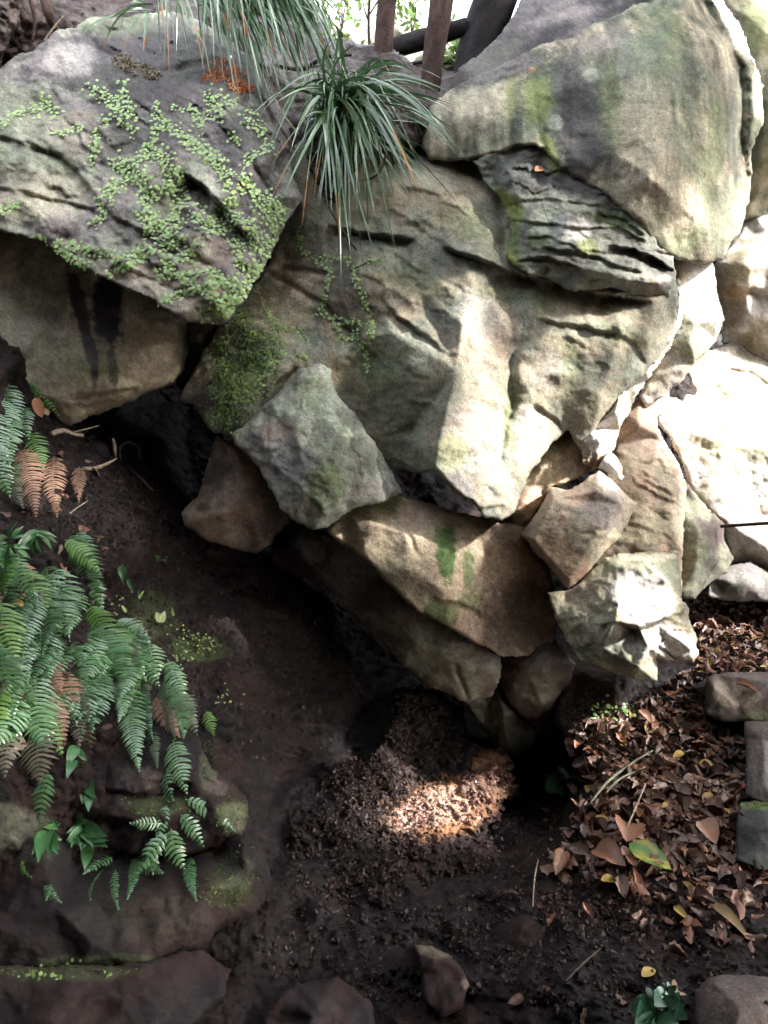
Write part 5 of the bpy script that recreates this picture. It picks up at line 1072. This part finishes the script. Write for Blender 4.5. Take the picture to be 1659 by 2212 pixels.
broad_plant('leafy_plant', 'plant', 'glossy broad-leaved plant on the rock below the hanging ferns', star(180, 1790, 32, 9, .3, 3.4) + star(172, 1800, 20, 7, -.4, 3.4) + star(200, 1815, 24, 6, -.2, 3.2) + star(105, 1800, 30, 6, .5, 2.9) + star(120, 1790, 20, 5, -2.9, -.3) + star(160, 1780, 20, 5, -2.9, -.3) + [(150, 1780, 178, 1770), (190, 1830, 186, 1860)], lf_broad, .5, group='leafy plants')
broad_plant('leafy_plant', 'plant', 'light green sprig dangling between the fern fronds', [(165, 1610, 150, 1640), (168, 1620, 185, 1640), (160, 1640, 148, 1665), (170, 1645, 188, 1662), (175, 1665, 168, 1690), (185, 1690, 195, 1710), (184, 1700, 178, 1725), (190, 1715, 192, 1742), (180, 1500, 195, 1515), (195, 1525, 205, 1545)], lf_broad, .55, group='leafy plants')
broad_plant('leafy_plant', 'plant', 'pair of rounded green leaves beside the dark hollow, left of the litter', [(1218, 1672, 1206, 1655), (1222, 1682, 1226, 1664), (1212, 1700, 1200, 1690), (1215, 1702, 1224, 1688), (1208, 1708, 1220, 1716)], lf_dim, .9, -.05, group='leafy plants')
broad_plant('leafy_plant', 'plant', 'dark leafy plant cut by the bottom edge near the rounded brown stone', star(1405, 2160, 34, 7) + star(1450, 2170, 28, 6) + star(1420, 2200, 30, 9) + star(1440, 2140, 20, 6), lf_dim, .75, -.05, group='leafy plants')
broad_plant('leafy_plant', 'plant', 'small green leaves at the bottom right behind the brown stone', star(1650, 2190, 20, 5) + star(1640, 2170, 16, 5), lf_dim, .75, -.05, group='leafy plants')
broad_plant('heart_leaf', 'leaf', 'pale heart-shaped leaf pair standing on the bare cave wall', [(348, 1344, 338, 1322), (348, 1344, 356, 1320)], lf_heart, .85, -.02)
broad_plant('heart_leaf', 'leaf', 'small yellow-green leaf pair higher on the bare cave wall', [(302, 1292, 297, 1278), (302, 1292, 310, 1276)], lf_heart, .7, -.02)
broad_plant('heart_leaf', 'leaf', 'lone yellowish leaf right of the pale heart-shaped pair', [(376, 1330, 371, 1312)], lf_heart, .7, -.02)
broad_plant('heart_leaf', 'leaf', 'yellowish leaf near the right edge of the ferns', [(272, 1322, 264, 1308)], lf_heart, .7, -.02)
broad_plant('leafy_plant', 'plant', 'two dark drooping leaves on the cave wall above the heart leaves', [(264, 1220, 260, 1244), (278, 1250, 284, 1272), (270, 1225, 262, 1250)], lf_broad, .45, -.02, group='leafy plants')
broad_plant('leafy_plant', 'plant', 'two tiny round leaves shining in the middle of the cave wall', [(343, 1210, 340, 1202), (356, 1210, 360, 1202)], lf_broad, .9, -.02, group='leafy plants')
star_done = 1
o = broad_plant('seedling', 'seedling', 'bright yellow-green seedling at the right edge of the leafy path', [(1600, 1284, 1592, 1262), (1602, 1280, 1616, 1268), (1606, 1288, 1618, 1262)], lf_heart, .35, -.05)
# ------------------------------------------------------------------ leaf litter
LC = [(.18, .088, .062), (.24, .13, .09), (.11, .06, .048), (.28, .18, .13), (.29, .125, .07), (.15, .095, .075)]
lit_mesh = []
for k in range(12):
    m = leaf_mat('dead_leaf', LC[k % 6], tuple(c * .6 for c in LC[k % 6]), .42, .5, .0, scale=2.5)
    lit_mesh.append(leaf_shape('dead_leaf', m, 8, lambda t, k=k: math.sin(PI * t ** (.7 + .05 * (k % 4))) ** (.7 + .1 * (k % 3)), rng.uniform(-.3, .35), rng.choice((-.7, -.3, .4, 1.1)), .045, .10 * (k % 2) + .02, seed=k))
ylit = leaf_shape('dead_leaf', leaf_mat('yellow_dead_leaf', (.40, .28, .06), (.3, .18, .06), .5, .4, 0, 3), 8, curl=.2, fold=.3, wave=.02)
LIT_POLY = [((1240, 1560), (1330, 1545), (1450, 1500), (1530, 1560), (1612, 1570), (1600, 1740), (1590, 1880), (1660, 1900), (1680, 2080), (1560, 2040), (1440, 2000), (1390, 1940), (1290, 1890), (1190, 1890), (1180, 1720), (1230, 1640)),
            ((1480, 1300), (1700, 1290), (1700, 1450), (1530, 1460), (1500, 1490), (1420, 1500), (1520, 1420))]
rr = random.Random(77)
cand = []
def inpoly(x, y, poly):
    return bool(inside(np.array([float(x)]), np.array([float(y)]), poly)[0])
while len(cand) < 2300:
    which = 0 if rr.random() < .72 else 1
    P_ = LIT_POLY[which]
    x = rr.uniform(min(p[0] for p in P_), max(p[0] for p in P_)); y = rr.uniform(min(p[1] for p in P_), max(p[1] for p in P_))
    if not inpoly(x, y, P_): continue
    if which == 0 and (y > 1900 and rr.random() < .6 or y > 1960 and rr.random() < .5 or x < 1260 and rr.random() < .6): continue
    p, nr = bank.at(x, y)
    cand.append((x, y, p, nr, rr.uniform(.03, .105) * (1.15 if y > 1700 else .95)))
for _ in range(34):     # strays over the dark soil
    x, y = rr.uniform(1100, 1680), rr.uniform(1880, 2200)
    p, nr = bank.at(x, y); cand.append((x, y, p, nr, rr.uniform(.04, .08)))
for _ in range(60):
    x, y = rr.uniform(-20, 230), rr.uniform(820, 1620)
    s = surf(x, y, [S1, bank]); cand.append((x, y, s[0], s[1], rr.uniform(.04, .08)))
cand.sort(key=lambda c: -c[4] / c[2].y)
SV, SF, SM = [], [], []
stuff_me = bpy.data.meshes.new('leaf_litter')
LAB = 'dead brown leaf lying in the litter on the slope beside the stone steps'
LABS = 'stray dead leaf on the dark soil or among the ferns'
big = 0
named = []
for x, y, p, nr, L in cand:
    up = (Vector((0, -.25, 1)) * .8 + nr * .8 + Vector((rr.gauss(0, .38), rr.gauss(0, .38), rr.gauss(0, .25)))).normalized()
    a = rr.uniform(0, 2 * PI)
    d = Vector((math.cos(a), math.sin(a), rr.uniform(-.2, .2))); d = (d - up * d.dot(up)).normalized()
    pos = p + nr * rr.uniform(.004, .035) - d * L * .5
    w = L * rr.uniform(.26, .62)
    me = ylit if rr.random() < .04 else rr.choice(lit_mesh)
    if big < 280:
        o = leafobj('dead_leaf', me, None, pos, d, up, L, w)
        stray = x < 1170 or y > 1990
        named.append((o, x, y, 6 if me is ylit else lit_mesh.index(me) % 6, L))
        tag(o, None, 'leaf', 'stray dead leaves' if stray else 'dead leaves of the litter')
        big += 1
    else:
        z = up; xx = d.cross(z); b = len(SV)
        for v in me.vertices: SV.append(pos + xx * v.co.x * w + d * v.co.y * L + z * v.co.z * L)
        SF += [tuple(b + j for j in pl.vertices) for pl in me.polygons]
        SM += [(lit_mesh + [ylit]).index(me)] * len(me.polygons)
LM = [('the topmost step', 1590, 1510), ('the middle step', 1640, 1650), ('the lowest step', 1640, 1810), ('the green fallen leaf', 1392, 1868), ('the big oval brown leaf', 1305, 1862), ('the rugged boulder', 1400, 1450),
      ('the greenish twig', 1330, 1690), ('the pale reed', 1580, 1376), ('the cream curled leaf', 1564, 1992), ('the seedling', 1603, 1278), ('the patch of round leaves', 1300, 1560), ('the dark leafy plant', 1420, 2170), ('the hanging ferns', 120, 1400), ('the streaked tan boulder', 150, 900), ('the tan-backed stone', 950, 2110), ('the leaf standing on its tip', 1205, 1872)]
CN = ['dull brown', 'reddish tan', 'dark brown', 'pale tan', 'orange-brown', 'grey-brown', 'yellow']
ORD = ['nearest', 'second nearest', 'third nearest', 'fourth nearest', 'fifth nearest', 'sixth nearest', 'seventh nearest', 'eighth nearest', 'ninth nearest', 'tenth nearest', 'eleventh nearest', 'twelfth nearest', 'thirteenth nearest', 'fourteenth nearest']
grp = {}
for o, x, y, c, L in named:
    lm = min(LM, key=lambda q: math.dist((x, y), q[1:]))
    dx, dy = x - lm[1], y - lm[2]
    rel = ('right of' if dx > 0 else 'left of') if abs(dx) > abs(dy) else ('below' if dy > 0 else 'above')
    grp.setdefault((CN[c], rel, lm[0]), []).append((math.hypot(dx, dy), o))
for (cn, rel, lm), es in grp.items():
    es.sort(key=lambda e: e[0])
    for i, (_, o) in enumerate(es):
        o['label'] = (cn + ' dead leaf lying ' + rel + ' ' + lm) if len(es) == 1 else (ORD[min(i, 13)] + ' of the ' + cn + ' dead leaves ' + rel + ' ' + lm)
stuff_me.from_pydata(SV, [], SF)
for m_ in lit_mesh + [ylit]: stuff_me.materials.append(m_.materials[0])
stuff_me.polygons.foreach_set("material_index", SM); stuff_me.polygons.foreach_set("use_smooth", [True] * len(SM))
tag(link('leaf_litter', stuff_me), kind='stuff')

def special(label, bx, by, tx, ty, lift, mesh, wl, nrm=(0, -.8, .9), on=None, cat='leaf'):
    s0 = surf(bx, by, on or [bank]); s1 = surf(tx, ty, on or [bank])
    B, T = s0[0] + Vector((0, -lift, lift)), s1[0] + Vector((0, -lift, lift))
    o = leafobj('leaf', mesh, None, B, T - B, Vector(nrm), (T - B).length, (T - B).length * wl)
    return tag(o, label, cat)
def two_tone(name, c1, c2):
    m, n, l, b = nmat(name)
    tc = n.new('ShaderNodeTexCoord'); nz = n.new('ShaderNodeTexNoise'); nz.inputs['Scale'].default_value = 2.2
    l.new(tc.outputs['Object'], nz.inputs['Vector']); cr = n.new('ShaderNodeValToRGB')
    cr.color_ramp.elements[0].position = .46; cr.color_ramp.elements[1].position = .56
    cr.color_ramp.elements[0].color = (*c1, 1); cr.color_ramp.elements[1].color = (*c2, 1)
    l.new(nz.outputs['Fac'], cr.inputs[0]); l.new(cr.outputs[0], b.inputs['Base Color']); b.inputs['Roughness'].default_value = .4
    return m
lf_g = leaf_shape('leaf', two_tone('green_yellow_leaf', (.07, .17, .025), (.30, .26, .04)), 10, lambda t: math.sin(PI * t ** .8) ** .8, .1, .2, .01, .05, seed=4)
lf_p = leaf_shape('leaf', leaf_mat('pale_dead_leaf', (.38, .29, .18), (.28, .2, .12), .6, .3), 8, curl=.5, fold=.6, wave=.03, seed=5)
lf_o = leaf_shape('leaf', leaf_mat('orange_dead_leaf', (.42, .19, .10), (.3, .13, .07), .6, .3), 8, lambda t: math.sin(PI * t) ** .5, .2, .3, .01, seed=6)
lf_br = leaf_shape('leaf', leaf_mat('brown_oval_leaf', (.24, .11, .06), (.15, .07, .045), .45, .45), 9, lambda t: math.sin(PI * t ** .85) ** .75, .25, .5, .02, .05, seed=7)
special('green and yellow fallen leaf lying on top of the brown litter', 1348, 1842, 1436, 1892, .07, lf_g, .52)
special('big oval brown leaf, flat and pale, left of the green fallen leaf', 1276, 1850, 1335, 1872, .06, lf_br, .7)
special('brown leaf standing on its tip, leftmost at the foot of the litter', 1212, 1850, 1198, 1892, .05, lf_br, .5)
special('large toothed brown leaf above the green fallen leaf', 1345, 1835, 1350, 1775, .06, lf_br, .66)
special('cream curled leaf alone on the dark soil below the steps', 1526, 1972, 1602, 2012, .04, lf_p, .32)
special('pale yellowish leaf at the bottom right above the dark leafy plant', 1436, 2160, 1468, 2138, .05, lf_p, .6)
special('pinkish brown leaf at the top of the litter, below the rugged boulder', 1372, 1548, 1405, 1575, .05, lf_br, .5)
special('orange leaf hanging on its own at the left of the litter', 1250, 1640, 1258, 1668, .05, lf_o, .6)
special('wide brown leaf near the lowest step', 1500, 1790, 1535, 1830, .06, lf_br, .85)
special('small orange leaf stuck on the flat top of the layered slab', 1154, 378, 1174, 370, .015, lf_o, .8, (0, -1, .5), [RS, RF])
special('dead leaf lying on the topmost step', 1585, 1484, 1632, 1492, .02, lf_br, .35, (0, -.6, 1), [ST1, bank])
special('curled orange dead leaf among the ferns under the streaked boulder', 95, 905, 108, 945, .1, lf_o, .5)
special('crumpled pale brown leaf hanging in the ferns by the cave mouth', 118, 935, 100, 915, .08, lf_p, .6)
lf_st = leaf_shape('leaf', M_roundy, 8, seed=8)

# sticks, roots, cable
def stick(name, label, cat, pts, rad, col='A', lift=.03, seg=7, on=None, group=None, sub=6):
    P_ = []
    for p in pts:
        if len(p) == 3: P_.append(W(*p))
        else:
            s = surf(p[0], p[1], on or [bank]); P_.append(s[0] + Vector((0, -lift, lift * .6)))
    return tag(link(name, tube(P_, rad, col, seg, .12, sub=sub)), label, cat, group)
stick('stick', 'straight pale reed lying on the leafy path at the right', 'stick', [(1538, 1381), (1580, 1377), (1622, 1370)], [.006, .006, .005], 'Q', .04)
stick('stick', 'greenish twig slanting up through the litter', 'stick', [(1265, 1745), (1300, 1700), (1350, 1660), (1400, 1630)], [.005, .007, .006, .004], 'O', .07)
stick('stick', 'shorter twig crossing below the greenish one', 'stick', [(1300, 1720), (1330, 1690), (1385, 1665)], [.004, .005, .003], 'O', .07)
stick('stick', 'thin twig lying down the litter beside the dark plant hollow', 'stick', [(1330, 1830), (1360, 1760), (1385, 1700)], [.004, .004, .003], 'Q', .06)
stick('stick', 'fine pale stem standing upright in the dark soil at the bottom centre', 'stick', [(1146, 1960), (1150, 1900), (1158, 1860)], [.003, .003, .002], 'Q', .05)
stick('stick', 'leafless brown twig dangling beside the oval brown leaf', 'stick', [(1262, 1910), (1268, 1885), (1276, 1862)], [.003, .003, .002], 'A', .05)
stick('stick', 'twig poking from the dark soil under the litter', 'stick', [(1215, 2120), (1250, 2085), (1290, 2050)], [.004, .004, .003], 'S', .04)
for lab, pts, rad, col in [
    ('knotted pale root sticking out of the cave wall beside the ferns', [(110, 938, 3.95), (135, 930, 4.0), (160, 938, 4.05), (178, 940, 4.1)], [.014, .012, .009, .012], 'Q'),
    ('forked whitish root hooking upward in the dark cave mouth', [(180, 1012, 4.0), (205, 1012, 4.05), (232, 1002, 4.1), (252, 990, 4.15)], [.012, .011, .009, .004], 'Q'),
    ('short pale root stub standing in the dark under the streaked boulder', [(244, 948, 4.45), (248, 965, 4.4), (250, 985, 4.35)], [.007, .012, .008], 'Q'),
    ('long thin twig slanting across the cave mouth', [(150, 935, 4.1), (185, 927, 4.2), (212, 920, 4.25)], [.003, .004, .002], 'Q'),
    ('dark hoop of root in the cave mouth', [(262, 1000, 4.4), (258, 970, 4.42), (275, 955, 4.45), (298, 965, 4.5), (304, 990, 4.5)], [.008] * 5, 'S'),
    ('thin dark twig beside the hoop of root', [(188, 968, 4.25), (200, 985, 4.2), (210, 1005, 4.2)], [.004] * 3, 'S'),
    ('pale diagonal stem at the tip of the dead fronds', [(150, 1110, 3.55), (170, 1095, 3.6), (190, 1082, 3.65)], [.004, .004, .002], 'Q'),
    ('lower thin root running along the earth beneath the hoop', [(262, 1000, 4.4), (290, 1020, 4.38), (330, 1060, 4.2)], [.007, .008, .006], 'S')]:
    stick('root', lab, 'root', pts, rad, col, group='roots sticking out in the cave mouth')
cable = link('cable', tube([W(1556, 1137, 4.95), W(1600, 1134, 4.9), W(1662, 1130, 4.8), W(1850, 1118, 4.5)], [.011] * 4, 'H', 8, .02)); tag(cable, 'black cable stretched to the right edge in front of the bright boulder', 'cable')

# orange moss, moss tufts, dripping dirt crumbs
def crumbs(name, region, on, n, size, mat, seed, lift=.01, label=None):
    r = random.Random(seed); V, F = [], []
    for _ in range(n):
        cx_, cy_, rx, ry = r.choice(region)
        a = r.uniform(0, 2 * PI); q = math.sqrt(r.random())
        x, y = cx_ + rx * q * math.cos(a), cy_ + ry * q * math.sin(a)
        s = surf(x, y, on)
        if not s: continue
        p, nr = s; c = p + nr * r.uniform(0, lift)
        sz = size * r.uniform(.4, 1.4); b = len(V)
        ax = [Vector((r.gauss(0, 1), r.gauss(0, 1), r.gauss(0, 1))).normalized() * sz for _ in range(4)]
        V += [c + v for v in ax]; F += [(b, b + 1, b + 2), (b, b + 2, b + 3), (b, b + 3, b + 1), (b + 1, b + 3, b + 2)]
    return tag(link(name, mesh_from(name, V, F, mat, False)), label, None, None, 'stuff')
M_or = leaf_mat('orange_needles', (.60, .24, .10), (.45, .16, .07), .8, .2, scale=15)
M_cr = leaf_mat('wet_crumb', (.022, .014, .012), (.04, .025, .02), .6, .35, scale=15)
M_crp = leaf_mat('sunlit_wet_red_crumb', (.38, .22, .19), (.24, .11, .08), .18, .9, scale=15)  # wet red crumbs, with the sunlit patch put into their pale pink
M_crd = leaf_mat('shredded_bark', (.075, .04, .028), (.035, .022, .018), .75, .2, scale=15)
M_mo = leaf_mat('moss_tuft', (.13, .19, .04), (.09, .13, .03), .8, .2, scale=15)
crumbs('needle_litter', [(478, 150, 34, 22), (500, 165, 34, 18), (515, 190, 22, 12), (460, 170, 30, 12), (540, 195, 8, 6)], [RA], 900, .008, M_or, 1, .02)
crumbs('dry_lichen', [(265, 135, 22, 14), (300, 150, 34, 14), (330, 165, 20, 8)], [RA], 500, .010, leaf_mat('dry_lichen', (.28, .25, .17), (.2, .17, .12), .9, .1), 2, .02)
crumbs('soil_crumbs', [(900, 1560, 60, 80), (830, 1740, 150, 110), (800, 1700, 90, 70), (1000, 1850, 200, 120), (750, 1850, 130, 100), (1180, 1950, 260, 150), (1330, 2080, 260, 120), (850, 2050, 300, 120), (400, 1250, 260, 140), (600, 1450, 200, 200), (250, 1100, 200, 80)], [mound, bank], 13000, .011, M_cr, 3, .012)
crumbs('sunlit_red_crumbs', [(960, 1745, 100, 40), (1060, 1690, 60, 40), (890, 1770, 40, 30)], [mound], 1500, .008, M_crp, 13, .008)
crumbs('bark_crumbs', [(1560, 1320, 110, 30), (1450, 1520, 90, 40), (1500, 1650, 130, 110), (1420, 1800, 200, 100), (1600, 1400, 90, 60), (1280, 1560, 60, 80), (1350, 1950, 200, 60)], [bank], 7000, .010, M_crd, 4, .015)
crumbs('moss_tufts', [(340, 1738, 90, 24), (500, 1760, 36, 50), (450, 1660, 18, 60), (520, 1880, 50, 60), (480, 1920, 60, 40), (150, 2098, 180, 14), (400, 1400, 40, 30), (1650, 1738, 50, 8), (330, 1300, 50, 50)], [S1, S2, S3, ST3, bank], 1500, .0045, M_mo, 5, .006)
